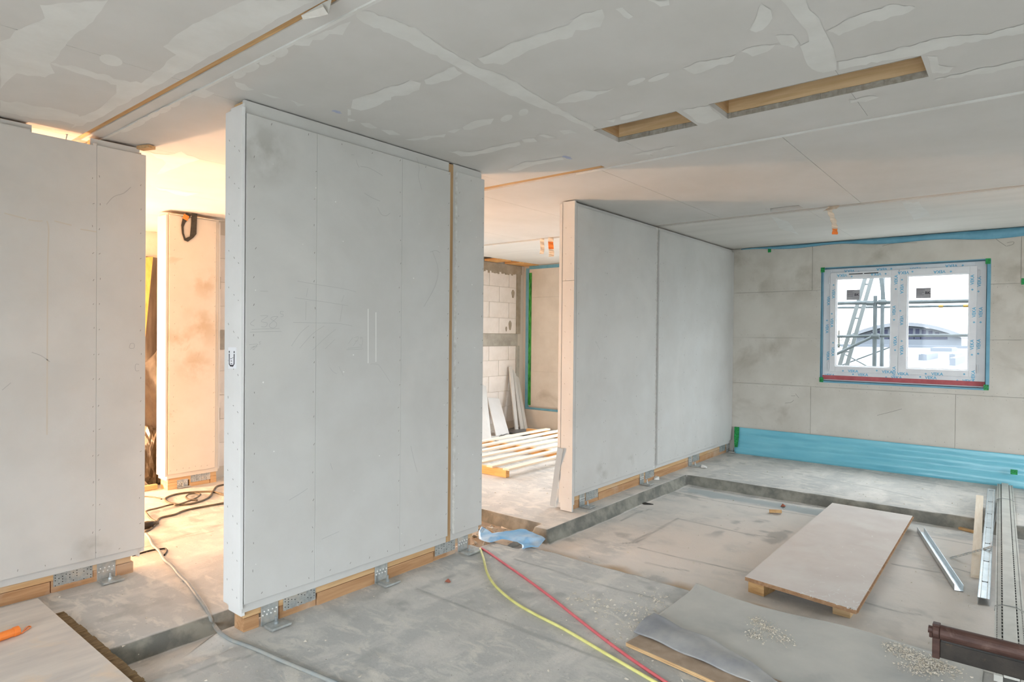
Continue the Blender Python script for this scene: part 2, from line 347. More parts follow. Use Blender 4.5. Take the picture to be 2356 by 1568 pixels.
def floor_material():
    m = bpy.data.materials.new('dusty_concrete'); m.use_nodes = True; nt = m.node_tree; N = nt.nodes; L = nt.links
    p = N['Principled BSDF']; p.inputs['Roughness'].default_value = 0.88; p.inputs['Specular IOR Level'].default_value = 0.25
    tc = N.new('ShaderNodeTexCoord'); ge = N.new('ShaderNodeNewGeometry')
    def nz(s, d=6, st=None, dist=0.0):
        n = N.new('ShaderNodeTexNoise'); n.inputs['Scale'].default_value = s; n.inputs['Detail'].default_value = d; n.inputs['Roughness'].default_value = 0.62
        n.inputs['Distortion'].default_value = dist
        if st:
            mp = N.new('ShaderNodeMapping'); mp.inputs['Scale'].default_value = st; L.new(tc.outputs['Object'], mp.inputs['Vector']); L.new(mp.outputs['Vector'], n.inputs['Vector'])
        else: L.new(tc.outputs['Object'], n.inputs['Vector'])
        return n.outputs['Fac']
    def rng(v, a, b):
        r = N.new('ShaderNodeMapRange'); r.inputs['From Min'].default_value = a; r.inputs['From Max'].default_value = b; L.new(v, r.inputs['Value']); return r.outputs['Result']
    def mix(f, a, b):
        x = N.new('ShaderNodeMix'); x.data_type = 'RGBA'; L.new(f, x.inputs['Factor'])
        for k, c in (('A', a), ('B', b)):
            if isinstance(c, tuple): x.inputs[k].default_value = c
            else: L.new(c, x.inputs[k])
        return x.outputs['Result']
    base = mix(rng(nz(0.7, 6), 0.38, 0.62), lin(180, 180, 177), lin(196, 194, 189))
    base = mix(rng(nz(1.7, 9, (0.7, 1.6, 1), 0.5), 0.50, 0.66), base, lin(219, 214, 207))
    base = mix(rng(nz(0.55, 4, None, 0.2), 0.56, 0.72), base, lin(168, 170, 168))
    base = mix(rng(nz(22, 6), 0.60, 0.74), base, lin(222, 218, 209))
    base = mix(rng(nz(8, 10, (1.6, 0.7, 1), 0.6), 0.50, 0.60), base, mix(rng(nz(3, 4), 0.3, 0.7), lin(196, 195, 190), lin(216, 211, 202)))
    base = mix(rng(nz(60, 3), 0.66, 0.74), base, lin(150, 143, 132))
    def att(nm):
        a = N.new('ShaderNodeAttribute'); a.attribute_name = nm; return a.outputs['Fac']
    base = mix(att('pale'), base, lin(219, 212, 204)); base = mix(att('greyband'), base, lin(170, 176, 176)); base = mix(att('brown'), base, lin(182, 160, 134))
    base = mix(att('foot'), base, lin(162, 162, 158)); base = mix(att('line'), base, lin(134, 134, 130))
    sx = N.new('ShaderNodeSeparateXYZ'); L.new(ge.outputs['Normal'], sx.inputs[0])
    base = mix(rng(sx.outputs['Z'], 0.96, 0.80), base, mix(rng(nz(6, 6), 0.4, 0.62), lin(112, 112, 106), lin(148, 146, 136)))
    L.new(base, p.inputs['Base Color'])
    b = N.new('ShaderNodeBump'); b.inputs['Strength'].default_value = 0.25; b.inputs['Distance'].default_value = 0.008
    L.new(nz(55, 6), b.inputs['Height']); L.new(b.outputs['Normal'], p.inputs['Normal'])
    return m
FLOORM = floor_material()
def floor_masks(gx, gy):
    f3 = lambda p: (1400 + p[0] * 0.38265, 968 + p[1] * 0.38265); f4 = lambda p: (1856 + p[0] * 0.38265, 968 + p[1] * 0.38265)
    f2 = lambda p: (900 + p[0] * 0.38265, 968 + p[1] * 0.38265); f5 = lambda p: (p[0] * 0.38265, 968 + p[1] * 0.38265)
    LN = [(f3, [(430, 590), (830, 680), (1000, 700)]), (f3, [(180, 760), (400, 815), (830, 910)]), (f3, [(420, 585), (300, 650), (170, 730), (80, 735)]), (f3, [(380, 425), (700, 490), (1240, 575)]),
          (f3, [(220, 850), (350, 880), (480, 900)]), (f4, [(650, 690), (760, 700), (1010, 745)]), (f4, [(520, 860), (800, 910)]), (f4, [(350, 1090), (560, 1150), (680, 1165)]), (f4, [(870, 880), (1010, 920)]),
          (f2, [(150, 1010), (300, 1070), (500, 1140), (650, 1200), (850, 1280), (1050, 1350), (1300, 1440), (1480, 1500)]), (f2, [(740, 830), (950, 890), (1130, 950), (1350, 1010), (1568, 1060)]),
          (f5, [(830, 770), (950, 740), (1120, 695), (1280, 665)]), (f5, [(860, 760), (1000, 720), (1340, 620)]), (f5, [(1100, 1540), (1300, 1460), (1480, 1420), (1540, 1390)]), (f4, [(0, 330), (400, 400), (700, 470)]),
          (f4, [(200, 270), (500, 330), (900, 400)]), (f2, [(1380, 600), (1480, 550), (1560, 530)]), (f2, [(1450, 730), (1520, 690), (1568, 670)])]
    line = np.zeros_like(gx)
    for f, P in LN:
        W3 = [fhit(*f(p)) for p in P]
        for a, b in zip(W3[:-1], W3[1:]):
            d = b[:2] - a[:2]; t = np.clip(((gx - a[0]) * d[0] + (gy - a[1]) * d[1]) / (d @ d), 0, 1)
            dist = np.hypot(gx - a[0] - t * d[0], gy - a[1] - t * d[1]) + 0.006 * (fbm(gx * 9, gy * 9, 2) - .37)
            line = np.maximum(line, np.clip(1 - dist / 0.016, 0, 1) * (0.35 + 0.8 * fbm(gx * 6, gy * 6, 2)))
    n = fbm(gx * 4, gy * 4, 4) - 0.46
    def rect(a, b, c, d, w): return np.clip(np.minimum(np.minimum(gx - a, b - gx), np.minimum(gy - c, d - gy)) / w + 0.5 + n * 2.5, 0, 1)
    grey = rect(6.42, 6.62, 0.9, 2.85, 0.06) * (gx < 6.78)
    brown = rect(3.70, 3.98, 0.35, 2.9, 0.10) + 0.8 * rect(3.5, 4.2, 3.05, 4.6, 0.15)
    foot = np.clip((fbm(gx * 7 + 3, gy * 7, 3) - 0.56) * 9, 0, 1) * np.clip((fbm(gx * 1.1, gy * 1.1 + 8, 2) - 0.36) * 6, 0, 1)
    pale = np.clip(rect(3.95, 6.45, -1.0, 2.95, 0.25) * 0.9, 0, 1) * np.clip(0.55 + 2.2 * n + 0.3, 0, 1)
    return {'pale': pale, 'line': line, 'greyband': np.clip(grey, 0, 1), 'brown': np.clip(brown, 0, 1) * np.clip(-floor_h(gx, gy) / 0.06, 0, 1), 'foot': foot * 0.7}
def build_floor():
    xs = np.concatenate([np.linspace(REAR_X - 0.4, 0.5, 40)[:-1], np.arange(0.5, 8.6, 0.018), [8.7, 8.95]])
    ys = np.concatenate([np.linspace(SIDE_Y - 0.4, -0.3, 40)[:-1], np.arange(-0.3, 5.0, 0.018), np.linspace(5.0, 8.6, 90)[1:]])
    gx, gy = np.meshgrid(xs, ys, indexing='ij'); gz = floor_h(gx, gy)
    nx, ny = gx.shape
    co = np.stack([gx, gy, gz], -1).reshape(-1, 3)
    idx = np.arange(nx * ny).reshape(nx, ny)
    q = np.stack([idx[:-1, :-1], idx[1:, :-1], idx[1:, 1:], idx[:-1, 1:]], -1).reshape(-1, 4)
    me = bpy.data.meshes.new('floor'); me.vertices.add(len(co)); me.vertices.foreach_set('co', co.ravel())
    me.loops.add(q.size); me.loops.foreach_set('vertex_index', q.ravel())
    me.polygons.add(len(q)); me.polygons.foreach_set('loop_start', np.arange(0, q.size, 4)); me.polygons.foreach_set('loop_total', np.full(len(q), 4))
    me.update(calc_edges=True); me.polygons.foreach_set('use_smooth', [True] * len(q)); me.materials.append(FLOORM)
    for nm, arr in floor_masks(gx, gy).items():
        at = me.attributes.new(nm, 'FLOAT', 'POINT'); at.data.foreach_set('value', arr.ravel().astype(np.float32))
    o = bpy.data.objects.new('floor', me); COL.objects.link(o); tag(o, kind='structure'); return o
floor = build_floor()

# ------------------------------------------------------------------ ceiling
ceiling = thing('ceiling', (0, 0, CEIL_Z), kind='structure')
PT = 0.028
def rects_minus(x0, x1, y0, y1, holes):
    """split a rectangle around holes into sub-rectangles"""
    R = [(x0, x1, y0, y1)]
    for a, b, c, d in holes:
        out = []
        for r in R:
            ax, bx, cy, dy = max(r[0], a), min(r[1], b), max(r[2], c), min(r[3], d)
            if ax >= bx or cy >= dy: out.append(r); continue
            if r[0] < ax: out.append((r[0], ax, r[2], r[3]))
            if bx < r[1]: out.append((bx, r[1], r[2], r[3]))
            if r[2] < cy: out.append((ax, bx, r[2], cy))
            if dy < r[3]: out.append((ax, bx, dy, r[3]))
        R = out
    return R
HOLES = [(3.16, 3.45, 1.457, 1.966), (3.167, 3.442, 0.36, 1.283)]
HOLE3 = (6.05, 6.215, 1.606, 1.90)
SLOT1 = (1.345, 1.463); SLOT2 = (3.848, 3.945); SLOT3 = (6.285, 6.375)
YN, YX = SIDE_Y - 0.1, 8.4
def cpanel(x0, x1, y0, y1, m=CEIL, holes=()):
    mb = MB()
    for r in rects_minus(x0, x1, y0, y1, holes): mb.box(r[0], r[1], r[2], r[3], CEIL_Z, CEIL_Z + PT)
    return obj('ceiling_panel', mb, m, ceiling)
g = 0.0016
ybA = [YN, -1.9, 0.62, 3.13, 4.55, 6.2, YX]
for i in range(6): cpanel(REAR_X - 0.1, SLOT1[0], ybA[i] + g, ybA[i + 1] - g)
ybB = [YN, -1.85, -0.575, 0.676, 1.932, 3.187, 4.44, 5.7, 6.95, YX]
for i in range(9): cpanel(SLOT1[1], SLOT2[0], ybB[i] + g / 2, ybB[i + 1] - g / 2, holes=HOLES)
yC1 = float(onZ(1798, 314, CEIL_Z)[1])
ybC = [YN, yC1 - 2.5, yC1, yC1 + 1.25, yC1 + 2.5, yC1 + 3.75, YB + 0.01]
for i in range(6): cpanel(SLOT2[1], SLOT3[0], ybC[i] + g, ybC[i + 1] - g, holes=[HOLE3])
ybD = [YN, -0.9, 1.6, 4.1, YB - 0.3]
for i in range(4): cpanel(SLOT3[1], XF + 0.02, ybD[i] + g / 2, ybD[i + 1] - g / 2, CEIL_D)
# backing layer above the panels (second layer), leaving shafts over the holes
mb = MB()
for r in rects_minus(REAR_X - 0.2, XF + 0.4, YN - 0.2, YX + 0.2, [(a - 0.001, b + 0.001, c - 0.001, d + 0.001) for a, b, c, d in HOLES + [HOLE3]]):
    mb.box(r[0], r[1], r[2], r[3], CEIL_Z + PT + 0.012, CEIL_Z + 0.30)
obj('second_layer', mb, CORE, ceiling)
# strips seen inside the slots
def cbox(name, x0, x1, y0, y1, z0, z1, m): return obj(name, MB().box(x0, x1, y0, y1, CEIL_Z + z0, CEIL_Z + z1), m, ceiling)
cbox('joist', 1.352, 1.384, YN, 4.6, 0.012, 0.05, SPRUCE_Y)
cbox('board_strip', 1.386, 1.458, YN, 4.62, 0.006, 0.03, CEIL)
cbox('filler_edge', 1.456, 1.470, YN, 4.62, -0.0015, 0.01, FILLER)
cbox('board_strip', 3.856, 3.940, YN, 2.35, 0.010, 0.03, CEIL)
cbox('joist', 3.858, 3.938, 2.36, YB, 0.012, 0.04, SPRUCE_Y)
cbox('filler_edge', 3.940, 3.952, YN, 2.6, -0.001, 0.01, FILLER)
cbox('board_strip', 6.291, 6.318, YN, YB, 0.006, 0.03, CEIL)
cbox('joist', 6.323, 6.345, YN, YB, 0.010, 0.03, SPRUCE_Y)
cbox('board_strip', 6.350, 6.371, YN, YB, 0.005, 0.03, CEIL)
# timber framing inside the two openings
for a, b, c, d in HOLES:
    cbox('joist', b - 0.004, b + 0.06, c - 0.05, d + 0.05, PT + 0.002, 0.29, SPRUCE_YD)
    cbox('joist', a - 0.06, a + 0.004, c - 0.05, d + 0.05, PT + 0.002, 0.29, SPRUCE_YD)
    cbox('trimmer', a, b, d - 0.004, d + 0.05, PT + 0.002, 0.29, SPRUCE_X)
    cbox('trimmer', a, b, c - 0.05, c + 0.004, PT + 0.002, 0.29, SPRUCE_X)
    cbox('shaft_lid', a - 0.06, b + 0.06, c - 0.05, d + 0.05, 0.285, 0.32, CORE)
    # torn board rim along the cut
    mb = MB(); rr = random.Random(int(c * 100))
    y = c
    while y < d:
        w = rr.uniform(0.012, 0.04); mb.box(b - rr.uniform(0.002, 0.012), b + 0.002, y, min(y + w, d), CEIL_Z + 0.001, CEIL_Z + PT); y += w
    y = c
    while y < d:
        w = rr.uniform(0.012, 0.04); mb.box(a - 0.001, a + rr.uniform(0.001, 0.006), y, min(y + w, d), CEIL_Z - 0.001, CEIL_Z + 0.006); y += w
    obj('torn_rim', mb, CORE, ceiling)
a, b, c, d = HOLE3
cbox('shaft_lid', a - 0.02, b + 0.02, c - 0.02, d + 0.02, 0.03, 0.06, CEIL)

# joint filler patches, outlines read off the ceiling
def c1(p): return (p[0] * 0.38265, p[1] * 0.38265)
def c2(p): return (800 + p[0] * 0.38265, p[1] * 0.38265)
def c3(p): return (1456 + p[0] * 0.38265, p[1] * 0.38265)
def ell(cx, cy, rx, ry, n=14, tilt=-0.35):
    return [(cx + rx * math.cos(2 * math.pi * k / n) * math.cos(tilt) - ry * math.sin(2 * math.pi * k / n) * math.sin(tilt),
             cy + rx * math.cos(2 * math.pi * k / n) * math.sin(tilt) + ry * math.sin(2 * math.pi * k / n) * math.cos(tilt)) for k in range(n)]
PATCH = [(c1, q) for q in (
    [(240, 30), (650, 0), (560, 130), (430, 230), (390, 280), (330, 360), (300, 380), (330, 440), (270, 465), (100, 440), (30, 500), (0, 540), (0, 250), (60, 230), (90, 185), (200, 140), (270, 110)],
    [(300, 380), (460, 400), (720, 480), (850, 500), (1060, 330), (980, 280), (1090, 190), (1200, 130), (1480, 0), (1900, 0), (1800, 45), (860, 560), (560, 730), (430, 770), (480, 700), (600, 650), (700, 560), (700, 510), (330, 395)],
    [(0, 600), (160, 625), (370, 660), (470, 690), (500, 755), (160, 700), (0, 665)],
    ell(667, 362, 72, 32, tilt=0.25), ell(1440, 450, 42, 20), ell(1510, 410, 52, 22), ell(1610, 365, 54, 20), ell(1690, 318, 46, 26), ell(1055, 628, 32, 14), ell(990, 660, 42, 17),
    ell(925, 690, 38, 15), ell(865, 720, 48, 14), ell(825, 752, 50, 11), ell(765, 778, 42, 12),
    [(1770, 270), (1850, 230), (1960, 185), (2110, 130), (2060, 210), (1980, 205), (1940, 240), (1880, 240), (1860, 275)],
    [(1410, 490), (1470, 505), (1530, 540), (1490, 545), (1420, 520)], [(1570, 560), (1690, 590), (1640, 590)], [(1740, 600), (1840, 630), (1790, 640)],
    [(1140, 560), (1230, 535), (1290, 560), (1230, 590)], [(2130, 610), (2200, 570), (2352, 530), (2352, 600), (2220, 650)],
    [(890, 910), (1010, 930), (1090, 910), (1200, 960), (1060, 1010), (940, 1050), (1000, 980)], [(900, 1120), (1200, 1160), (1120, 1180)])]
PATCH += [(c2, q) for q in (
    [(60, 50), (250, 110), (430, 180), (520, 250), (640, 320), (760, 390), (900, 440), (1010, 490), (1200, 610), (1480, 760), (1470, 785), (1300, 700), (1160, 650), (950, 560), (800, 480), (700, 430), (600, 370), (430, 290), (250, 200), (100, 140), (50, 100)],
    [(780, 350), (880, 310), (960, 270), (1200, 190), (1330, 150), (1400, 90), (1530, 55), (1545, 100), (1520, 160), (1440, 180), (1370, 180), (1350, 220), (1230, 250), (1060, 320), (930, 390), (880, 380), (820, 385)],
    [(460, 480), (540, 440), (640, 400), (690, 440), (640, 470), (540, 500), (470, 505)],
    [(30, 600), (120, 570), (220, 530), (340, 500), (380, 480), (440, 500), (430, 540), (330, 575), (240, 590), (170, 640), (80, 665), (20, 650)],
    [(0, 655), (18, 660), (20, 690), (0, 695)], ell(955, 710, 38, 18), ell(1057, 675, 30, 20), ell(1735, 490, 58, 16), ell(1870, 465, 68, 16),
    [(690, 765), (740, 735), (880, 712), (860, 745), (770, 770), (700, 780)], [(600, 792), (685, 772), (640, 800)], [(340, 840), (500, 815), (590, 805), (580, 825), (400, 845)],
    [(1250, 620), (1330, 570), (1420, 540), (1520, 545), (1640, 525), (1500, 570), (1440, 600), (1330, 615)],
    [(1610, 55), (1650, 45), (1715, 100), (1690, 115), (1660, 100)], [(1800, 0), (1930, 0), (1935, 30), (1880, 40)],
    [(600, 910), (760, 910), (880, 880), (1030, 850), (1040, 870), (900, 905), (760, 935), (680, 940)], [(1140, 810), (1180, 805), (1255, 825), (1200, 830)],
    [(1045, 838), (1120, 830), (1140, 850), (1060, 856)], [(1270, 785), (1340, 780), (1380, 800), (1300, 808)], [(960, 1020), (1080, 970), (1290, 945), (1300, 960), (1100, 1000), (1000, 1030)],
    [(0, 707), (50, 725), (0, 733)], [(75, 740), (130, 740), (180, 770), (140, 772)], [(200, 780), (270, 785), (320, 812), (250, 810)],
    [(1640, 700), (1780, 670), (1740, 700), (1640, 720)], [(1550, 725), (1610, 715), (1600, 735)])]
PATCH += [(c3, q) for q in (
    [(890, 0), (1040, 0), (1060, 60), (1120, 110), (1150, 180), (1190, 260), (1225, 370), (1225, 420), (1180, 430), (1110, 430), (1050, 390), (1020, 310), (1005, 275), (1060, 250), (1040, 180), (980, 110)],
    [(770, 20), (830, 60), (840, 110), (780, 180), (740, 195), (700, 180), (730, 130)], [(860, 215), (960, 210), (1000, 260), (970, 290), (890, 270)],
    [(1165, 185), (1230, 155), (1300, 110), (1420, 70), (1560, 25), (1700, 45), (1620, 90), (1420, 140), (1240, 215)], [(650, 310), (720, 280), (860, 265), (810, 310), (720, 340)],
    [(300, 410), (370, 380), (620, 330), (600, 370), (480, 410), (370, 445)],
    [(1235, 370), (1530, 310), (1830, 230), (2160, 200), (2352, 145), (2352, 200), (2140, 235), (1900, 280), (1750, 325), (1500, 365), (1240, 420)],
    [(1770, 335), (1830, 340), (1840, 390), (1930, 400), (1900, 435), (1800, 440)], [(1810, 480), (2050, 420), (2352, 360), (2352, 395), (2100, 445)],
    [(1300, 600), (1430, 575), (1480, 585), (1400, 612), (1310, 618)], [(300, 665), (460, 635), (540, 715), (440, 745), (385, 735), (350, 700)],
    [(0, 930), (130, 900), (260, 880), (100, 930)], [(1620, 1215), (1720, 1210), (1790, 1300), (1690, 1320)], [(830, 1300), (930, 1330), (1000, 1410), (880, 1370)])]
def jag(poly, amp, step, seed):
    out = []; n = len(poly); r = random.Random(seed)
    for i in range(n):
        a = np.array(poly[i], float); b = np.array(poly[(i + 1) % n], float); L = np.linalg.norm(b - a); k = max(1, int(L / step))
        nrm = np.array([-(b - a)[1], (b - a)[0]]) / max(L, 1e-6)
        for j in range(k):
            t = j / k; out.append(a + (b - a) * t + nrm * (r.uniform(-amp, amp) if j else 0))
    return out
def flat_patch(name, pts3, m, parent):
    vs = [Vector((p[0], p[1])) for p in pts3]; n = len(vs)
    r = delaunay_2d_cdt(vs, [], [list(range(n))], 1, 1e-6)
    z = pts3[0][2]
    mb = MB().add([(v.x, v.y, z) for v in r[0]], r[2])
    return obj(name, mb, m, parent)
for i, (f, q) in enumerate(PATCH):
    q = jag(q, 7, 32, i)
    flat_patch('filler_patch', [onZ(*f(p), CEIL_Z - 0.0006 - 0.00002 * i) for p in q], FILLER, ceiling)

for u, v in ((1305, 362), (775, 257)):
    flat_patch('chalk_mark', [onZ(u + 11 * math.cos(t) * (1 + .3 * math.sin(5 * t)), v + 3 * math.sin(t) + 3 * math.cos(t), CEIL_Z - 0.0009) for t in np.linspace(0, 2 * math.pi, 15)[:-1]], mat('blue_chalk', lin(172, 178, 200), rough=0.9), ceiling)

# ------------------------------------------------------------------ partition walls
def staples(parent, pts, axis, name='staples', r=None, m=STAPLE, size=0.011):
    """small driven staples as real slivers on a board face; axis 'y' faces -Y, 'x' faces -X"""
    mb = MB(); rr = random.Random(len(pts))
    for p in pts:
        a = rr.gauss(1.1, 0.35); L = size * rr.uniform(0.7, 1.2); w = 0.0013
        ca, sa = math.cos(a) * L / 2, math.sin(a) * L / 2
        if axis == 'y': mb.bar((p[0] - ca, p[1], p[2] - sa), (p[0] + ca, p[1], p[2] + sa), 0.0008, 2 * w, up=(-sa, 0, ca))
        else: mb.bar((p[0], p[1] - ca, p[2] - sa), (p[0], p[1] + ca, p[2] + sa), 0.0008, 2 * w, up=(0, -sa, ca))
    return tag(obj(name, mb, m, parent), kind='stuff')
def col_pts(x, y, z0, z1, step, jit=0.006, seed=0):
    rr = random.Random(seed + int(x * 1000)); n = int((z1 - z0) / step)
    return [(x + rr.uniform(-jit, jit), y, z0 + (k + 0.5) * step + rr.uniform(-0.01, 0.01)) for k in range(n)]
def row_pts(x0, x1, y, z, step, jit=0.006, seed=0):
    rr = random.Random(seed + int(z * 1000)); n = int((x1 - x0) / step)
    return [(x0 + (k + 0.5) * step, y, z + rr.uniform(-jit, jit)) for k in range(n)]
def B(name, parent, x0, x1, y0, y1, z0, z1, m, bevel=0.0015): return obj(name, MB().box(x0, x1, y0, y1, z0, z1), m, parent, bevel=bevel)

def nail_plate(parent, x0, x1, y, z0, z1, nx, nz):
    p = obj('nail_plate', MB().box(x0, x1, y - 0.003, y, z0, z1), GALV, parent)
    mb = MB(); rr = random.Random(int(x0 * 100)); h = MB()
    for i in range(nx):
        for k in range(nz):
            cx = x0 + (i + 0.5) * (x1 - x0) / nx; cz = z0 + (k + 0.5) * (z1 - z0) / nz + (0.004 if i % 2 else -0.004)
            t = mb if rr.random() < 0.5 else h; R = 0.0055 if t is mb else 0.003
            t.tube([(cx, y - 0.003, cz), (cx, y - (0.006 if t is mb else 0.0036), cz)], R, 7)
    tag(obj('nail_heads', mb, GALV, p), kind='stuff'); tag(obj('nail_holes', h, DARK, p), kind='stuff')
    return p
def bracket(parent, x0, x1, y, h=0.115, depth=0.105, th=0.005, z0=0.0, dots=True):
    o = obj('angle_bracket', MB().box(x0, x1, y - th, y, z0 + 0.002, z0 + h).box(x0, x1, y - depth, y - th, z0 + 0.002, z0 + 0.002 + th), GALV, parent, bevel=0.002)
    xc = (x0 + x1) / 2; w = x1 - x0
    obj('base_plate', MB().box(xc - w * 0.50, xc + w * 0.62, y - depth - 0.012, y - 0.035, z0 + 0.007, z0 + 0.019), GALV, o, bevel=0.002)
    b = MB(); by = y - depth * 0.62
    b.tube([(xc, by, z0 + 0.019), (xc, by, z0 + 0.031)], 0.012, 6); b.tube([(xc, by, z0 + 0.031), (xc, by, z0 + 0.058)], 0.0065, 8)
    obj('bolt', b, GALV_B, o)
    d = MB()
    for i in range(4):
        for k in range(2):
            cx = x0 + (i + 0.5 + (0.25 if k else -0.1)) * w / 4.3; cz = z0 + h * (0.50 + 0.17 * k)
            d.tube([(cx, y - th, cz), (cx, y - th - 0.004, cz)], 0.004, 7)
    tag(obj('nail_heads', d, SPECK, o), kind='stuff')
    return o
def px_x(u, v, y): return float(onY(u, v, y)[0])

# --- centre partition
wc = thing('wall_center', (2.55, D + 0.08, 0), kind='structure')
YI = D + 0.018; YS = D + 0.038; YK = D + 0.150
B('frame_core', wc, 1.67, 3.44, YS, YK - 0.02, 0.118, 2.70, SPRUCE_Z, 0)
for a, b in ((1.650, 3.124), (3.166, 3.458)): B('inner_board', wc, a, b, YI, YS, 0.115, 2.743, BOARD)
for a, b in ((1.654, 2.0660), (2.0672, 2.6890), (2.6902, 3.122)): B('outer_board', wc, a, b, D, YI, 0.163, 2.672, BOARD)
B('outer_board', wc, 3.188, 3.474, D, YI, 0.163, 2.690, BOARD)
B('board_edge_strip', wc, 3.184, 3.1905, D - 0.001, YI, 0.163, 2.690, BOARD_EDGE, 0)
B('stud', wc, 3.1245, 3.1655, YI - 0.002, YS + 0.02, 0.115, 2.735, SPRUCE_Z)
B('end_board', wc, 1.630, 1.648, D + 0.002, D + 0.172, 0.142, 2.70, BOARD_WH_LIT)
B('inner_end_board', wc, 1.648, 1.668, D + 0.020, D + 0.152, 0.098, 2.725, BOARD_WH_LIT)
B('end_board', wc, 3.440, 3.462, D + 0.02, D + 0.152, 0.115, 2.725, BOARD)
B('back_board', wc, 1.65, 3.46, YK, YK + 0.02, 0.118, 2.72, BOARD)
B('top_plate', wc, 1.66, 3.45, YS + 0.006, YK - 0.01, 2.70, 2.745, SPRUCE_X)
zt0, zt1, zs = 0.072, 0.122, 0.070
B('sole_plate', wc, 1.672, 3.42, YS + 0.004, YK - 0.015, zt0 + 0.001, zt1, SPRUCE_X)
xs_ = [1.675, px_x(597, 1440, YS), px_x(730, 1390, YS), px_x(998, 1290, YS), px_x(1050, 1270, YS), 3.40]
B('sill_beam', wc, xs_[0], xs_[1], YS + 0.006, YK - 0.01, -0.004, zs, SPRUCE_XD)
B('sill_beam', wc, xs_[1] + 0.12, xs_[2] - 0.002, YS + 0.012, YK - 0.01, -0.004, zs, SPRUCE_XD)
B('sill_beam', wc, xs_[2] + 0.003, xs_[3] - 0.002, YS + 0.004, YK - 0.01, -0.004, zs, SPRUCE_XD)
B('sill_beam', wc, xs_[3] + 0.003, xs_[4], YS + 0.012, YK - 0.01, -0.004, zs, SPRUCE_XD)
B('sill_beam', wc, px_x(1078, 1262, YS), xs_[5], YS + 0.004, YK - 0.01, -0.004, zs, SPRUCE_XD)
nail_plate(wc, px_x(652, 1400, YS), px_x(726, 1375, YS), YS + 0.003, 0.040, 0.114, 10, 5)
nail_plate(wc, px_x(1001, 1270, YS), px_x(1047, 1255, YS), YS + 0.003, 0.034, 0.122, 8, 5)
bracket(wc, px_x(600, 1420, YS), px_x(640, 1410, YS), YS + 0.002)
bracket(wc, px_x(862, 1325, YS), px_x(891, 1320, YS), YS + 0.002)
bracket(wc, px_x(1053, 1257, YS), px_x(1076, 1255, YS), YS + 0.002)
sp = []
for x in (1.70, 2.055, 2.675, 3.105): sp += col_pts(x, D - 0.0004, 0.25, 2.65, 0.152)
for x in (3.21, 3.46): sp += col_pts(x, D - 0.0004, 0.25, 2.65, 0.17)
sp += row_pts(1.68, 3.47, D - 0.0004, 0.195, 0.14) + row_pts(1.68, 3.47, D - 0.0004, 2.655, 0.22)
staples(wc, sp, 'y')
staples(wc, [(1.6296, y, 0.2 + 0.19 * k + dy) for k in range(13) for y, dy in ((D + 0.03, 0.0), (D + 0.13, 0.07), (D + 0.075, 0.03))], 'x')
rr = random.Random(5)
mb = MB()
for k in range(26):
    x, z = rr.uniform(1.7, 3.45), rr.uniform(0.25, 2.5)
    mb.tube([(x, D, z), (x, D - 0.0006, z)], rr.uniform(0.002, 0.005), 6)
tag(obj('filled_holes', mb, SPECK, wc), kind='stuff')
def marks(parent, y, lines, f, m=PENCIL, w=0.0018, name='pencil_marks'):
    mb = MB()
    for ln in lines:
        P = spline([onY(*f(p), y - 0.0007) for p in ln], 4) if len(ln) > 2 else [Vector(onY(*f(p), y - 0.0007)) for p in ln]
        for a, b in zip(P[:-1], P[1:]):
            d = (b - a); n = Vector((-d.z, 0, d.x)).normalized() * (w / 2)
            mb.add([a - n, b - n, b + n, a + n], [(0, 1, 2, 3)])
    return tag(obj(name, mb, m, parent), kind='stuff')
cp = lambda p: (560 + p[0] * 0.16585, 620 + p[1] * 0.16585)
marks(wc, D, [[(750, 158), (1010, 205), (1380, 262), (1560, 308)], [(710, 388), (1000, 430), (1200, 458), (1450, 500)], [(690, 732), (1000, 737), (1300, 745), (1510, 780)],
    [(895, 255), (872, 375)], [(870, 435), (862, 700)], [(1395, 355), (1362, 450)], [(1375, 490), (1340, 720)],
    [(910, 775), (790, 880), (665, 1060)], [(1120, 780), (960, 890), (780, 1090)], [(1280, 825), (1120, 960), (960, 1115)], [(1270, 965), (1135, 1098)],
    [(235, 640), (340, 640), (245, 715), (330, 740), (310, 790), (245, 790)], [(480, 650), (420, 650), (380, 680), (460, 740), (440, 800), (380, 805), (360, 765), (430, 700), (480, 650)],
    [(160, 690), (95, 750), (150, 780)], [(510, 580), (560, 580)], [(515, 580), (515, 612), (550, 620), (545, 650), (515, 650)],
    [(115, 828), (500, 815)], [(90, 865), (530, 855)], [(78, 1040), (200, 1035), (95, 1105)], [(100, 1080), (150, 1070)], [(130, 1065), (190, 1060), (130, 1108), (160, 1108)], [(245, 1000), (218, 1003), (235, 1030), (215, 1035)],
    [(1455, 1025), (1520, 940)], [(1535, 940), (1600, 940), (1520, 1060)], [(1545, 990), (1590, 988)], [(1650, 935), (1620, 940), (1625, 960), (1650, 950), (1652, 1010), (1640, 1048), (1610, 1035)],
    [(1450, 1090), (1650, 1070)], [(1430, 1110), (1665, 1097)], [(1200, 1355), (1240, 1410), (1295, 1445)], [(1325, 1340), (1385, 1468)], [(235, 298), (340, 300)],
    [(1760, 1308), (1850, 1310), (1900, 1350), (2040, 1560)]], cp)
marks(wc, D, [[(50, 960), (60, 990), (70, 1005)], [(75, 1000), (130, 1010), (210, 1055)], [(100, 1160), (150, 1190), (195, 1208)], [(180, 1245), (200, 1285), (230, 1297), (255, 1280)],
    [(415, 945), (430, 1010), (425, 1060), (445, 1140)], [(495, 1515), (530, 1505), (556, 1520)], [(20, 930), (38, 930)]], c2, w=0.0025)
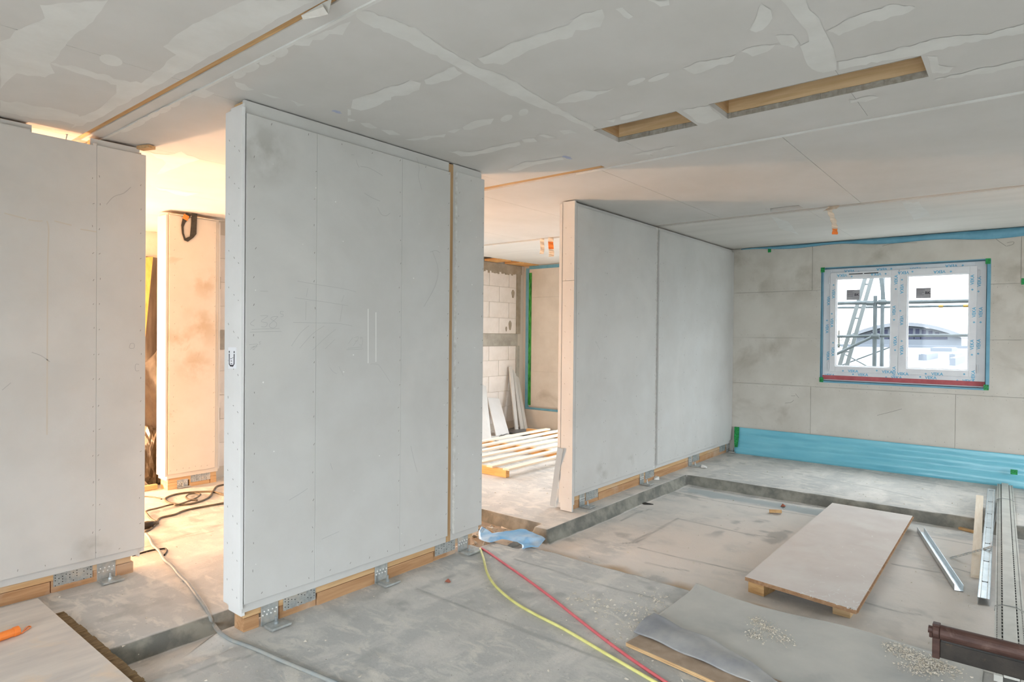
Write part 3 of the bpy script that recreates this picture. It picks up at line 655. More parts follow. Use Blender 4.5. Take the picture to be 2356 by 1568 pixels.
marks(wc, D, [[(995, 578), (1008, 620), (1000, 660), (975, 705)], [(945, 1025), (953, 1060), (960, 1085)], [(760, 1065), (765, 1080)], [(665, 1150), (690, 1135), (708, 1123)], [(740, 1240), (780, 1222)]], lambda p: p, w=0.0026)
mb = MB()
for u, v0, v1 in ((846, 710, 835), (864, 718, 832)):
    a = onY(u, v0, D - 0.0006); b = onY(u, v1, D - 0.0006); mb.add([a, a + [0.006, 0, 0], b + [0.006, 0, 0], b], [(0, 1, 2, 3)])
tag(obj('scrape_marks', mb, SPECK, wc), kind='stuff')

# --- right-hand partition in the same line
wr = thing('wall_right', (6.6, D + 0.08, 0), kind='structure')
X2 = 4.705
B('frame_core', wr, X2 + 0.01, XF - 0.01, YS, YK - 0.02, 0.118, 2.70, SPRUCE_Z, 0)
for a, b in ((X2 + 0.004, 6.272), (6.338, XF - 0.03)): B('inner_board', wr, a, b, YI, YS, 0.122, 2.735, BOARD)
for a, b in ((X2 + 0.006, 6.262), (6.335, XF - 0.002)): B('outer_board', wr, a, b, D, YI, 0.165, 2.705, BOARD)
B('stud', wr, 6.262, 6.345, YI + 0.004, YS + 0.01, 0.118, 2.735, BOARD_EDGE)
B('end_board', wr, X2 - 0.045, X2 - 0.024, D - 0.006, D + 0.118, 0.004, 2.04, BOARD)
B('end_board', wr, X2 - 0.045, X2 - 0.024, D - 0.006, D + 0.118, 2.043, 2.742, BOARD)
B('inner_end_board', wr, X2 - 0.024, X2 + 0.002, D, D + 0.15, 0.06, 2.73, BOARD)
B('edge_strip', wr, X2 - 0.040, X2 - 0.018, D + 0.128, D + 0.158, 0.35, 2.73, BOARD)
B('back_board', wr, X2, XF, YK, YK + 0.02, 0.118, 2.72, BOARD)
B('top_plate', wr, X2, XF, YS + 0.006, YK - 0.01, 2.70, 2.745, SPRUCE_X)
B('sole_plate', wr, X2 + 0.01, XF - 0.02, YS + 0.004, YK - 0.015, zt0 + 0.001, zt1, SPRUCE_X)
seg = [X2 + 0.012, px_x(1378, 1120, YS), px_x(1507, 1075, YS), px_x(1611, 1040, YS), XF - 0.03]
for a, b in zip(seg[:-1], seg[1:]): B('sill_beam', wr, a + 0.004, b - 0.004, YS + 0.006, YK - 0.01, -0.004, zs, SPRUCE_XD)
for u0, u1, v in ((1348, 1376, 1128), (1485, 1505, 1080), (1594, 1609, 1045), (1656, 1669, 1023)):
    nail_plate(wr, px_x(u0, v, YS), px_x(u1, v, YS), YS + 0.003, 0.035, 0.118, 7, 5)
for u0, u1, v in ((1333, 1345, 1145), (1472, 1481, 1098), (1584, 1592, 1058), (1671, 1678, 1022)):
    bracket(wr, px_x(u0, v, YS), px_x(u1, v, YS), YS + 0.002)
sp = []
for x in (4.74, 5.20, 5.23, 5.84, 6.24, 6.36, 6.42, 7.0, 7.35, 8.0): sp += col_pts(x, D - 0.0004, 0.25, 2.65, 0.2)
sp += row_pts(4.75, 8.5, D - 0.0004, 0.2, 0.2)
staples(wr, sp, 'y')
staples(wr, [(X2 - 0.0455, D + dy, 0.12 + 0.23 * k + dz) for k in range(11) for dy, dz in ((0.03, 0), (0.085, 0.09))], 'x')
marks(wr, D, [[(1375, 790), (1370, 785), (1380, 803)], [(1552, 1010), (1557, 1025), (1552, 1045)], [(1480, 1045), (1490, 1035)], [(1620, 742), (1625, 748)]], lambda p: p, w=0.003)

# --- left partition
wl = thing('wall_left', (0.0, YL + 0.08, 0), kind='structure')
XE = 1.692; XW0 = REAR_X; YI2, YS2, YK2 = YL + 0.018, YL + 0.036, YL + 0.13
B('frame_core', wl, XW0, 1.67, YS2, YK2 - 0.01, 0.12, 2.62, SPRUCE_Z, 0)
CUT = (1.080, 1.396)
for a, b, zt in ((XW0, 0.55, 2.70), (1.4132, XE, 2.695)): B('outer_board', wl, a, b, YL, YI2, 0.160, zt, BOARD)
mb = MB()
for r in rects_minus(0.552, 1.4118, 0.160, 2.705, [(CUT[0], CUT[1], 2.690, 2.8)]): mb.box(r[0], r[1], YL, YI2, r[2], r[3])
obj('outer_board', mb, BOARD, wl)
mb = MB()
for r in rects_minus(XW0, 1.66, 0.115, 2.735, [(CUT[0] + 0.01, CUT[1] - 0.01, 2.690, 2.8)]): mb.box(r[0], r[1], YI2, YS2, r[2], r[3])
obj('inner_board', mb, BOARD, wl)
B('end_board', wl, 1.672, 1.700, YI2 + 0.008, YK2 + 0.02, 0.125, 2.69, BOARD)
B('end_board', wl, 1.660, 1.672, YI2 + 0.004, YK2 + 0.01, 0.10, 2.71, BOARD)
for a, b in ((XW0, CUT[0] - 0.02), (CUT[1] + 0.02, 1.66)): B('back_board', wl, a, b, YK2, YK2 + 0.02, 0.118, 2.735, BOARD)
B('back_board', wl, CUT[0] - 0.02, CUT[1] + 0.02, YK2, YK2 + 0.02, 0.118, 2.60, BOARD)
for a, b in ((XW0, CUT[0] - 0.004), (CUT[1] + 0.004, 1.655)): B('top_plate', wl, a, b, YS2 + 0.004, YK2 - 0.005, 2.62, 2.742, SPRUCE_X)
B('batten', wl, CUT[0] - 0.004, CUT[1] + 0.004, YS2 + 0.002, YS2 + 0.05, 2.62, 2.694, SPRUCE_X)
mb = MB(); xx = px_x(153, 310, YS2); mb.tube([(xx, YS2 + 0.016, 2.690), (xx + 0.006, YS2 + 0.012, 2.730)], 0.003, 6).tube([(xx + 0.006, YS2 + 0.012, 2.730), (xx + 0.006, YS2 + 0.012, 2.734)], 0.007, 8)
obj('screw', mb, GALV_B, wl)
B('sole_plate', wl, XW0, 1.625, YS2 + 0.004, YK2 - 0.01, zt0 + 0.001, zt1, SPRUCE_X)
xa = px_x(117, 1340, YS2); xb = px_x(216, 1310, YS2); xc_ = px_x(268, 1295, YS2)
B('sill_beam', wl, XW0, xa - 0.003, YS2 + 0.004, YK2, -0.004, zs, SPRUCE_XD)
B('sill_beam', wl, xa + 0.003, xb + 0.02, YS2 + 0.010, YK2, -0.004, zs, SPRUCE_XD)
B('sill_beam', wl, xc_, 1.640, YS2 + 0.004, YK2, -0.004, zs, SPRUCE_XD)
nail_plate(wl, px_x(123, 1330, YS2), px_x(213, 1310, YS2), YS2 + 0.004, 0.036, 0.114, 11, 5)
bracket(wl, px_x(223, 1320, YS2), px_x(266, 1310, YS2), YS2 + 0.004)
sp = []
for x in (1.395, 1.43, 1.665): sp += col_pts(x, YL - 0.0004, 0.25, 2.65, 0.155)
sp += row_pts(0.7, 1.68, YL - 0.0004, 0.19, 0.13)
staples(wl, sp, 'y')
marks(wl, YL, [[(73, 810), (95, 818), (115, 832)], [(5, 897), (25, 880)], [(245, 470), (262, 452), (285, 444), (301, 430)], [(300, 790), (308, 790), (308, 800), (298, 800), (300, 790)], [(320, 838), (312, 838), (312, 852), (320, 852)]], lambda p: p, w=0.004)
marks(wl, YL, [[(10, 490), (40, 498), (60, 503)], [(65, 505), (85, 508), (98, 508)], [(108, 508), (112, 530), (110, 600), (109, 760), (108, 1000)], [(125, 508), (165, 518)], [(185, 527), (222, 533)]], lambda p: p, m=mat('glue_line', lin(197, 191, 180), rough=0.9), w=0.007, name='glue_lines')

# --- pillar-like stub of partition in the back room
ws = thing('wall_stub', (2.95, 6.6, 0), kind='structure')
YP = 6.50; XP0, XP1 = 2.685, 3.19
B('frame_core', ws, XP0 + 0.02, XP1 - 0.02, YP + 0.04, YB - 0.02, 0.12, 2.70, SPRUCE_Z, 0)
B('inner_board', ws, XP0 + 0.004, XP1, YP + 0.016, YP + 0.036, 0.115, 2.715, BOARD_P)
B('outer_board', ws, XP0 + 0.012, XP1 - 0.035, YP, YP + 0.016, 0.16, 2.70, BOARD_P)
B('end_board', ws, XP0 - 0.016, XP0 + 0.002, YP + 0.01, YB - 0.01, 0.14, 2.70, BOARD)
B('end_board', ws, XP1 + 0.002, XP1 + 0.02, YP + 0.02, YB - 0.01, 0.14, 2.70, BOARD)
B('inner_end_board', ws, XP0 + 0.002, XP0 + 0.02, YP + 0.02, YB - 0.01, 0.10, 2.72, BOARD)
B('sole_plate', ws, XP0 + 0.02, XP1 - 0.005, YP + 0.038, YB - 0.02, 0.072, 0.122, SPRUCE_X)
B('sill_beam', ws, XP0 + 0.02, XP0 + 0.16, YP + 0.038, YB - 0.02, -0.004, 0.07, SPRUCE_X)
B('sill_beam', ws, XP0 + 0.23, XP1 - 0.07, YP + 0.042, YB - 0.02, -0.004, 0.07, SPRUCE_X)
B('sill_beam', ws, XP1 - 0.065, XP1 - 0.002, YP + 0.038, YB - 0.02, -0.004, 0.07, SPRUCE_X)
nail_plate(ws, px_x(439 * .2934 + 310, 1090, YP + .036), px_x(592 * .2934 + 310, 1085, YP + .036), YP + 0.040, 0.04, 0.12, 8, 5)
bracket(ws, px_x(332 * .2934 + 310, 1100, YP + .036), px_x(417 * .2934 + 310, 1100, YP + .036), YP + 0.040, depth=0.02, h=0.085)
staples(ws, col_pts(XP0 + 0.06, YP - 0.0004, 0.25, 2.65, 0.12) + col_pts(XP1 - 0.05, YP - 0.0004, 0.25, 2.65, 0.15) + row_pts(XP0, XP1 - 0.04, YP - 0.0004, 0.2, 0.06), 'y')

# ------------------------------------------------------------------ block wall behind
wb = thing('wall_back', (5.9, YB + 0.1, 0), kind='structure')
ADDED_OPEN_BACK = (4.4, 6.6, 0.6, 2.3)       # added out-of-view opening in the block wall, brightens the back room
mb = MB()
for r in rects_minus(3.2, XF + 0.3, 0.0, CEIL_Z + 0.1, [(ADDED_OPEN_BACK[0], ADDED_OPEN_BACK[1], ADDED_OPEN_BACK[2], ADDED_OPEN_BACK[3])]): mb.box(r[0], r[1], YB + 0.004, YB + 0.30, r[2], r[3])
obj('mortar_bed', mb, mat('thin_bed_joint', lin(200, 192, 180), rough=0.95), wb)
zc = [0.12 + 0.2565 * k for k in range(5)]; zc2 = [1.585 + 0.2565 * k for k in range(4)]
def blockrow(z, h, off):
    x = 3.22 - off
    while x < XF - 0.22:
        a, b = max(x, 3.215), min(x + 0.49, XF - 0.20); x += 0.497
        if b - a < 0.08: continue
        if not (b < ADDED_OPEN_BACK[0] - 0.02 or a > ADDED_OPEN_BACK[1] + 0.02 or z + h < ADDED_OPEN_BACK[2] or z > ADDED_OPEN_BACK[3]): continue
        yield a, b
cache = {}
for i, z in enumerate(zc + zc2):
    h = 0.2515 if not (z > 2.2) else 0.245
    if z < 1.2 and z + h > 1.372: h = 1.372 - z
    for a, b in blockrow(z, h, 0.25 if i % 2 else 0.0):
        k = (round(b - a, 3), round(h, 3))
        if k not in cache:
            me = MB().box(-(b - a) / 2, (b - a) / 2, -0.008, 0.004, -h / 2, h / 2).mesh('block', BLOCK); cache[k] = me
        o = bpy.data.objects.new('block', cache[k]); COL.objects.link(o); o.parent = wb
        o.location = Vector(((a + b) / 2, YB + 0.004 - 0.003 * random.random(), z + h / 2)) - wb.location
mbb = MB()
for r in rects_minus(3.21, XF - 0.16, 1.38, 1.575, [ADDED_OPEN_BACK[:2] + (1.0, 2.0)]): mbb.box(r[0], r[1], YB - 0.012, YB + 0.02, r[2], r[3])
obj('concrete_band', mbb, CONC, wb)
B('mortar_strip', wb, XF - 0.19, XF - 0.08, YB - 0.010, YB + 0.02, 1.58, 2.72, MORTAR)
B('mortar_strip', wb, XF - 0.19, XF - 0.10, YB - 0.010, YB + 0.02, 0.02, 1.375, CONC)
mb = MB(); rr = random.Random(2); x = 7.0
while x < XF - 0.1:
    w = rr.uniform(0.02, 0.06); mb.box(x, x + w, YB - 0.014, YB + 0.01, 2.60 - rr.uniform(0, 0.045), 2.73); x += w
obj('ragged_top_joint', mb, MORTAR, wb)
for x, z, sx, sz in ((8.29, 2.25, 0.035, 0.07), (8.22, 1.72, 0.035, 0.08), (8.12, 1.66, 0.015, 0.04)):
    obj('mortar_blob', MB().prism([(x + sx * math.cos(t) * (1 + .2 * math.sin(3 * t)), YB - 0.006, z + sz * math.sin(t)) for t in np.linspace(0, 2 * math.pi, 12)[:-1]], (0, -0.008, 0)), MORTAR, wb)
for a in (7.55, 8.05, 8.35):
    cbox('ceiling_batten', a, a + 0.30, YB - 0.32, YB - 0.02, -0.015, 0.015, PINE_Y)
for z in (2.02, 0.62): B('junction_plate', wb, 3.235, 3.30, YB - 0.03, YB - 0.004, z, z + 0.13, CONC)

# ------------------------------------------------------------------ window wall
WY0, WY1, WZ0, WZ1 = 0.337, 1.986, 1.027, 2.42
ADDED_OPEN_FAR = (3.55, 5.35, 0.3, 2.4)       # unseen opening added to this wall for more daylight in the back room
wf = thing('wall_far', (XF + 0.15, 1.7, 0), kind='structure')
mb = MB()
for r in rects_minus(SIDE_Y - 0.3, YB + 0.3, -0.2, CEIL_Z + 0.3, [(WY0, WY1, WZ0, WZ1), ADDED_OPEN_FAR]): mb.box(XF + 0.016, XF + 0.30, r[0], r[1], r[2], r[3])
obj('masonry', mb, PLASTER_O, wf)
zr = [0.34, 0.945, 1.555, 2.155, 2.748]; hole = [(WY0, WY1, WZ0, WZ1)]
yj = [[SIDE_Y, -0.6, 0.6, 2.10, D + 0.19], [SIDE_Y, -1.2, 0.0, D + 0.19], [SIDE_Y, -0.8, 0.9, D + 0.19], [SIDE_Y, -1.0, 0.05, 2.10, D + 0.19]]
for k in range(4):
    for a, b in zip(yj[k][:-1], yj[k][1:]):
        mb = MB()
        for r in rects_minus(a + 0.0015, b - 0.0015, zr[k] + 0.0015, zr[k + 1] - 0.0015, hole): mb.box(XF, XF + 0.015, r[0], r[1], r[2], r[3])
        if mb.v: obj('wall_board', mb, BOARD_W, wf)
zb = [0.36, 0.95, 1.60, 2.20, 2.74]
for k in range(4):
    mb = MB()
    for r in rects_minus(D + 0.195, YB - 0.13, zb[k] + 0.001, zb[k + 1] - 0.001, [ADDED_OPEN_FAR]): mb.box(XF, XF + 0.015, r[0], r[1], r[2], r[3])
    obj('wall_board', mb, BOARD_W, wf)
B('plinth_board', wf, XF - 0.03, XF + 0.01, D + 0.20, YB - 0.10, 0.0, 0.30, BOARD_W)
B('foil_lining', wf, XF - 0.004, XF + 0.012, YB - 0.128, YB - 0.06, 0.30, 2.70, FOIL_T)
B('foil_lining', wf, XF - 0.004, XF + 0.0, D + 0.2, YB - 0.128, 2.68, 2.735, FOIL_T)
B('foil_lining', wf, XF - 0.006, XF + 0.0, D + 0.2, YB - 0.10, 0.30, 0.335, FOIL_T)
rr = random.Random(9); sp = []
for z in (0.40, 0.91, 0.98, 1.52, 1.59, 2.12, 2.19, 2.70): sp += [(XF - 0.0004, -0.3 + 0.11 * k + rr.uniform(-.02, .02), z) for k in range(31) if not (WY0 < -0.3 + 0.11 * k < WY1 and WZ0 < z < WZ1)]
sp += [(XF - 0.0004, y, WZ0 - 0.08 + 0.1 * k) for y in (WY0 - 0.06, WY1 + 0.06) for k in range(15)]
staples(wf, sp, 'x', size=0.009)
def marksX(parent, x, lines, m=STAPLE, w=0.004):
    mb = MB()
    for ln in lines:
        P = spline([onX(*p, x - 0.0008) for p in ln], 4)
        for a, b in zip(P[:-1], P[1:]):
            d = (b - a); n = Vector((0, -d.z, d.y)).normalized() * (w / 2); mb.add([a - n, b - n, b + n, a + n], [(0, 1, 2, 3)])
    return tag(obj('scuff_marks', mb, m, parent), kind='stuff')
marksX(wf, XF, [[(2030, 566), (2060, 559), (2110, 558)], [(2265, 549), (2285, 546), (2300, 556), (2315, 566)], [(2317, 558), (2332, 556), (2330, 562), (2316, 566)], [(1820, 910), (1830, 910)], [(1830, 905), (1838, 915)], [(2018, 955), (2050, 947), (2075, 940)], [(1806, 927), (1820, 925), (1826, 920)]])

# window
win = thing('window_1', (XF + 0.05, (WY0 + WY1) / 2, WZ0), kind='structure')
XW = XF + 0.055           # inner face of the fixed frame
# reveal lining in blue foil plus narrow foil turned onto the wall
mb = MB()
mb.box(XF - 0.003, XF + 0.10, WY1 - 0.004, WY1 + 0.001, WZ0, WZ1).box(XF - 0.003, XF + 0.10, WY0 - 0.001, WY0 + 0.004, WZ0, WZ1)
mb.box(XF - 0.003, XF + 0.10, WY0, WY1, WZ1 - 0.004, WZ1 + 0.001).box(XF - 0.003, XF + 0.10, WY0, WY1, WZ0 - 0.001, WZ0 + 0.004)
for a, b, c, d in ((WY1 - 0.004, WY1 + 0.010, WZ0 - .01, WZ1 + .01), (WY0 - 0.034, WY0 + 0.004, WZ0 - .01, WZ1 + .01), (WY0, WY1, WZ1 - .004, WZ1 + .012), (WY0, WY1, WZ0 - .022, WZ0 + .004)):
    mb.box(XF - 0.003, XF - 0.0005, a, b, c, d)
obj('foil_surround', mb, FOIL_T, win)
for y, z in ((WY1 - 0.03, WZ1 - 0.045), (WY0 - 0.03, WZ1 - 0.045), (WY1 - 0.03, WZ0 - 0.02), (WY0 - 0.03, WZ0 - 0.02)):
    obj('corner_tape', MB().box(XF - 0.005, XF - 0.003, y, y + 0.045, z, z + 0.06), GREEN, win)
def yz(u, v, x): p = onX(u, v, x); return float(p[1]), float(p[2])
fy1, fz1 = WY1 - 0.008, WZ1 - 0.008; fy0 = WY0 + 0.004
fz0 = WZ0 + 0.075
def ring(y0, y1, z0, z1, iy0, iy1, iz0, iz1, x0, x1, mb=None):
    mb = mb or MB()
    mb.box(x0, x1, y0, iy0, z0, z1).box(x0, x1, iy1, y1, z0, z1).box(x0, x1, iy0, iy1, z0, iz0).box(x0, x1, iy0, iy1, iz1, z1); return mb
fr = obj('frame', ring(fy0, fy1, fz0 - 0.008, fz1, float(yz(2247, 740, XW)[0]) + 0.02, float(yz(1909, 740, XW)[0]) - 0.02, fz0 + 0.07, fz1 - 0.07, XW, XW + 0.07), PVC, win, bevel=0.002)
obj('sill_profile', MB().box(XW + 0.006, XW + 0.06, fy0 - 0.003, fy1 + 0.006, WZ0, fz0), PVC, win)
obj('sealing_strip', MB().box(XW - 0.004, XW + 0.02, fy0, fy1, WZ0 + 0.016, fz0 - 0.008), RED, win)
XS = XW - 0.018
ym = yz(2067, 740, XS)[0]
gl = [yz(1924, 642, XS), yz(2048, 845, XS)]; gr = [yz(2088, 633, XS), yz(2228, 853, XS)]
s_y1 = yz(1909, 740, XS)[0]; s_y0 = yz(2247, 740, XS)[0]
s_z1 = fz1 - 0.045; s_z0 = fz0 + 0.04
gz1, gz0 = (gl[0][1] + gr[0][1]) / 2, (gl[1][1] + gr[1][1]) / 2
sl = obj('sash', ring(ym + 0.002, s_y1, s_z0, s_z1, gl[1][0], gl[0][0], gz0, gz1, XS, XS + 0.06), PVC, win, bevel=0.003)
sr = obj('sash', ring(s_y0, ym - 0.002, s_z0, s_z1, gr[1][0], gr[0][0], gz0, gz1, XS, XS + 0.06), PVC, win, bevel=0.003)
for s, gg in ((sl, gl), (sr, gr)):
    obj('glazing_bead', ring(gg[1][0] - .001, gg[0][0] + .001, gz0 - .001, gz1 + .001, gg[1][0] + 0.012, gg[0][0] - 0.012, gz0 + 0.012, gz1 - 0.012, XS + 0.016, XS + 0.03), PVC, s)
    obj('pane', MB().box(XS + 0.030, XS + 0.034, gg[1][0], gg[0][0], gz0, gz1), GLASS, s)
for y, z in ((s_y1 + 0.012, s_z1 - 0.09), (s_y0 - 0.012, s_z1 - 0.09), (s_y0 - 0.012, s_z0 + 0.09), (s_y1 + 0.012, s_z0 + 0.07)):
    obj('hinge', MB().tube([(XS + 0.004, y, z - 0.045), (XS + 0.004, y, z + 0.045)], 0.007, 8), PVC, win)

def text_mb(txt, size, pos, ax, ay, mb, off=0.0):
    cu = bpy.data.curves.new('t', 'FONT'); cu.body = txt; cu.size = size; cu.align_x = 'CENTER'; cu.align_y = 'CENTER'; cu.offset = off; cu.resolution_u = 2
    ob = bpy.data.objects.new('t', cu); me = bpy.data.meshes.new_from_object(ob)
    ax = np.array(ax, float); ay = np.array(ay, float); p = np.array(pos, float)
    mb.add([p + ax * v.co.x + ay * v.co.y for v in me.vertices], [tuple(f.vertices) for f in me.polygons])
    bpy.data.objects.remove(ob); bpy.data.curves.remove(cu); bpy.data.meshes.remove(me)
def diamond(mb, x, y, z, s=0.011):
    for dy, dz in ((0, 1), (0, -1), (1, 0), (-1, 0)):
        cy, cz = y + dy * s * 0.55, z + dz * s * 0.55
        mb.add([(x, cy - s * .5, cz), (x, cy, cz - s * .5), (x, cy + s * .5, cz), (x, cy, cz + s * .5)], [(0, 1, 2, 3)])
def film(parent, x, items):
    mb = MB()
    for u, v, rot in items:
        y, z = yz(u, v, x)
        a = math.radians(rot); ax = (0, -math.cos(a), math.sin(a)); ay = (0, math.sin(a), math.cos(a))
        if rot == 999: diamond(mb, x, y, z)
        else: text_mb('VEKA', 0.046, (x, y, z), ax, ay, mb, off=0.0009)
    return obj('film_print', mb, VBLUE, parent)
wc_ = lambda x, y: (1870 + x * 0.2104, 580 + y * 0.2104)
def it(L): return [wc_(x, y) + (r,) for x, y, r in L]
film(sl, XS - 0.0006, it([(320, 252, 180), (690, 238, 180), (912, 300, 90), (890, 635, 90), (903, 970, 90), (440, 1300, 0), (815, 1308, 0), (890, 1300, 90), (207, 770, -90), (225, 455, -90), (218, 1085, -90),
    (425, 265, 999), (797, 235, 999), (908, 402, 999), (888, 738, 999), (900, 1070, 999), (330, 1296, 999), (700, 1293, 999), (208, 672, 999), (222, 988, 999), (228, 358, 999)]))
film(sr, XS - 0.0006, it([(1385, 212, 180), (990, 222, 180), (972, 400, -90), (970, 745, -90), (970, 1070, -90), (1360, 1332, 0), (985, 1330, 0), (1745, 300, 90), (1765, 655, 90), (1742, 1010, 90), (1755, 1345, 90),
    (1510, 210, 999), (1090, 212, 999), (975, 300, 999), (972, 970, 999), (1235, 1328, 999), (1655, 1332, 999), (1745, 408, 999), (1763, 765, 999), (1740, 1120, 999), (958, 640, 999)]))
film(fr, XW - 0.0006, it([(400, 205, 180), (755, 185, 180), (1125, 180, 180), (1515, 148, 180), (185, 1345, 0), (548, 1340, 0), (915, 1370, 0), (1290, 1372, 0), (1705, 1410, 0), (170, 530, -90), (155, 835, -90), (165, 1130, -90),
    (1822, 320, 90), (1838, 655, 90), (1815, 1005, 90), (502, 212, 999), (858, 180, 999), (1243, 176, 999), (1640, 143, 999), (440, 1333, 999), (802, 1365, 999), (1175, 1362, 999), (1580, 1402, 999), (1812, 428, 999), (1835, 765, 999), (1808, 1108, 999), (155, 745, 999)]))
obj('vent_slots', MB().box(XS - .0008, XS, yz(1985, 630, XS)[0], yz(1953, 630, XS)[0], s_z1 - .032, s_z1 - .022).box(XS - .0008, XS, yz(2021, 628, XS)[0], yz(1988, 628, XS)[0], s_z1 - .032, s_z1 - .022), DARK, sl)
for (a, b), par in (((370, 412), sl), ((1130, 392), sr)):
    y1, z1 = yz(*wc_(a, b), XS + 0.029); y0, z0 = yz(*wc_(a + (142 if a < 500 else 162), b + 108), XS + 0.029)
    st = obj('glass_sticker', MB().box(XS + 0.0285, XS + 0.0295, y0, y1, z0, z1), STICK, par)
    mb = MB(); text_mb('BK', 0.042, (XS + 0.0282, y0 + 0.032, (z0 + z1) / 2), (0, -1, 0), (0, 0, 1), mb, off=0.001)
    for k in range(6):
        zz = z1 - 0.012 - k * 0.014; mb.box(XS + 0.0281, XS + 0.0284, y1 - 0.008 - random.uniform(.05, .08), y1 - 0.008, zz, zz + 0.003)
    obj('sticker_print', mb, INK, st)

# ------------------------------------------------------------------ unseen rear and side walls with their openings
def shell(name, axis, pos, a0, a1, holes):
    mb = MB()
    for r in rects_minus(a0, a1, -0.2, CEIL_Z + 0.3, holes):
        if axis == 'x': mb.box(pos - 0.25, pos, r[0], r[1], r[2], r[3])
        else: mb.box(r[0], r[1], pos - 0.25, pos, r[2], r[3])
    return tag(obj(name, mb, BOARD_W), kind='structure')
shell('wall_rear', 'x', REAR_X, SIDE_Y - 0.3, 8.5, [(-2.5, 2.1, 0.1, 2.2)])
shell('wall_side', 'y', SIDE_Y, REAR_X - 0.3, XF + 0.3, [(5.4, 7.2, 0.2, 2.3)])
tag(obj('wall_end', MB().box(REAR_X - 0.3, 3.6, 8.1, 8.3, -0.2, CEIL_Z + 0.3), BLOCK), kind='structure')
tag(obj('wall_return', MB().box(3.3, 3.5, YB + 0.30, 8.12, -0.2, CEIL_Z + 0.3), BLOCK), kind='structure')

# ------------------------------------------------------------------ things on the floor of the sunken bay
def mid(a, b): return (np.array(a) + np.array(b)) / 2
def leaf(name, mb, m, label, cat, group=None, kind=None, **kw): return tag(obj(name, mb, m, **kw), label, cat, group, kind)

# big chipboard sheet on two offcuts
zt = -0.006
cor = [onZ(1714, 1326, zt), onZ(1970, 1403, zt), onZ(2100, 1186, zt), onZ(1915, 1156, zt)]
sheet = thing('chipboard_sheet', tuple(np.mean(cor, axis=0) - [0, 0, 0.024]), 'large dusty pinkish chipboard sheet lying on wooden blocks in the sunken floor bay', 'board')
obj('panel', MB().prism(cor, (0, 0, -0.024), 0, 1), [CHIP, CHIP_E], sheet)
e0, e1 = cor[1], cor[2]; dn = np.cross(e1 - e0, [0, 0, 1]); dn /= np.linalg.norm(dn)
obj('tongue_edge', MB().prism([e0 + dn * 0.001 + [0, 0, -0.008], e1 + dn * 0.001 + [0, 0, -0.008], e1 + dn * 0.009 + [0, 0, -0.008], e0 + dn * 0.009 + [0, 0, -0.008]], (0, 0, -0.008)), CHIP_E, sheet)
mb = MB(); rr = random.Random(4)
for k in range(90):
    s, t = rr.random() ** 2.2 * 0.45, rr.random() ** 1.6 * 0.6
    p = cor[1] + (cor[2] - cor[1]) * s * 1.6 * rr.random() + (cor[0] - cor[1]) * t * 0.8; a = rr.uniform(0, 3.1); L = rr.uniform(0.008, 0.04); w = rr.uniform(0.001, 0.003)
    d = np.array([math.cos(a), math.sin(a), 0]); n = np.array([-d[1], d[0], 0]) * w; z = np.array([0, 0, 0.0007])
    mb.add([p - d * L / 2 - n + z, p + d * L / 2 - n + z, p + d * L / 2 + n + z, p - d * L / 2 + n + z], [(0, 1, 2, 3)])
tag(obj('plaster_smears', mb, SPECK, sheet), kind='stuff')
for (a, b), lab in ((((1721, 1361), (1757, 1373)), 'pale wooden block under the left near corner of the chipboard sheet'), (((1915, 1412), (1956, 1423)), 'orange-brown wooden block under the right near corner of the chipboard sheet')):
    p, q = fhit(*a), fhit(*b); z0 = min(FZ(p[0], p[1]), FZ(q[0], q[1])) + 0.0; d = (q - p); d[2] = 0; d /= np.linalg.norm(d); n = np.array([d[1] * -1, d[0], 0]); n = n if n[0] > 0 else -n
    p[2] = q[2] = z0
    leaf('wooden_block', MB().prism([p, q, q + n * 0.16, p + n * 0.16], (0, 0, zt - 0.0245 - z0)), SPRUCE_Y if a[0] < 1800 else SPRUCE_YD, lab, 'block', 'wooden blocks under the chipboard sheet', bevel=0.003)
for (fx, fy) in ((0.8, 0.5),):
    p = cor[0] + (cor[3] - cor[0]) * fx + (cor[1] - cor[0]) * fy; z0 = FZ(p[0], p[1])
    # far support, hidden below the sheet
    mbx = MB().box(p[0] - 0.05, p[0] + 0.05, p[1] - 0.25, p[1] + 0.25, z0, zt - 0.0245)
    leaf('support_batten', mbx, SPRUCE_Y, 'wooden batten carrying the far end of the chipboard sheet from below', 'batten')

def channel(a, b, w, h, t, up=1, mb=None):
    """U profile from a to b (bottom centre line); flanges up (+1) or down (-1, a/b then is the line of the web)"""
    mb = mb or MB(); a = Vector(a); b = Vector(b); d = (b - a).normalized(); sd = d.cross(Vector((0, 0, 1))).normalized(); u = sd.cross(d)
    mb.bar(a + u * (t / 2) * up, b + u * (t / 2) * up, w, t)
    for s in (-1, 1): mb.bar(a + sd * (s * (w / 2 - t / 2)) + u * (up * h / 2), b + sd * (s * (w / 2 - t / 2)) + u * (up * h / 2), t, h)
    return mb
p0, p1 = fhit(2206, 1360), fhit(2118, 1224); p0[2] += 0.003; p1[2] += 0.003
leaf('metal_channel', channel(p0, p1, 0.052, 0.042, 0.002), GALV_B, 'short grey metal U channel lying open side up beside the chipboard sheet', 'metal profile')
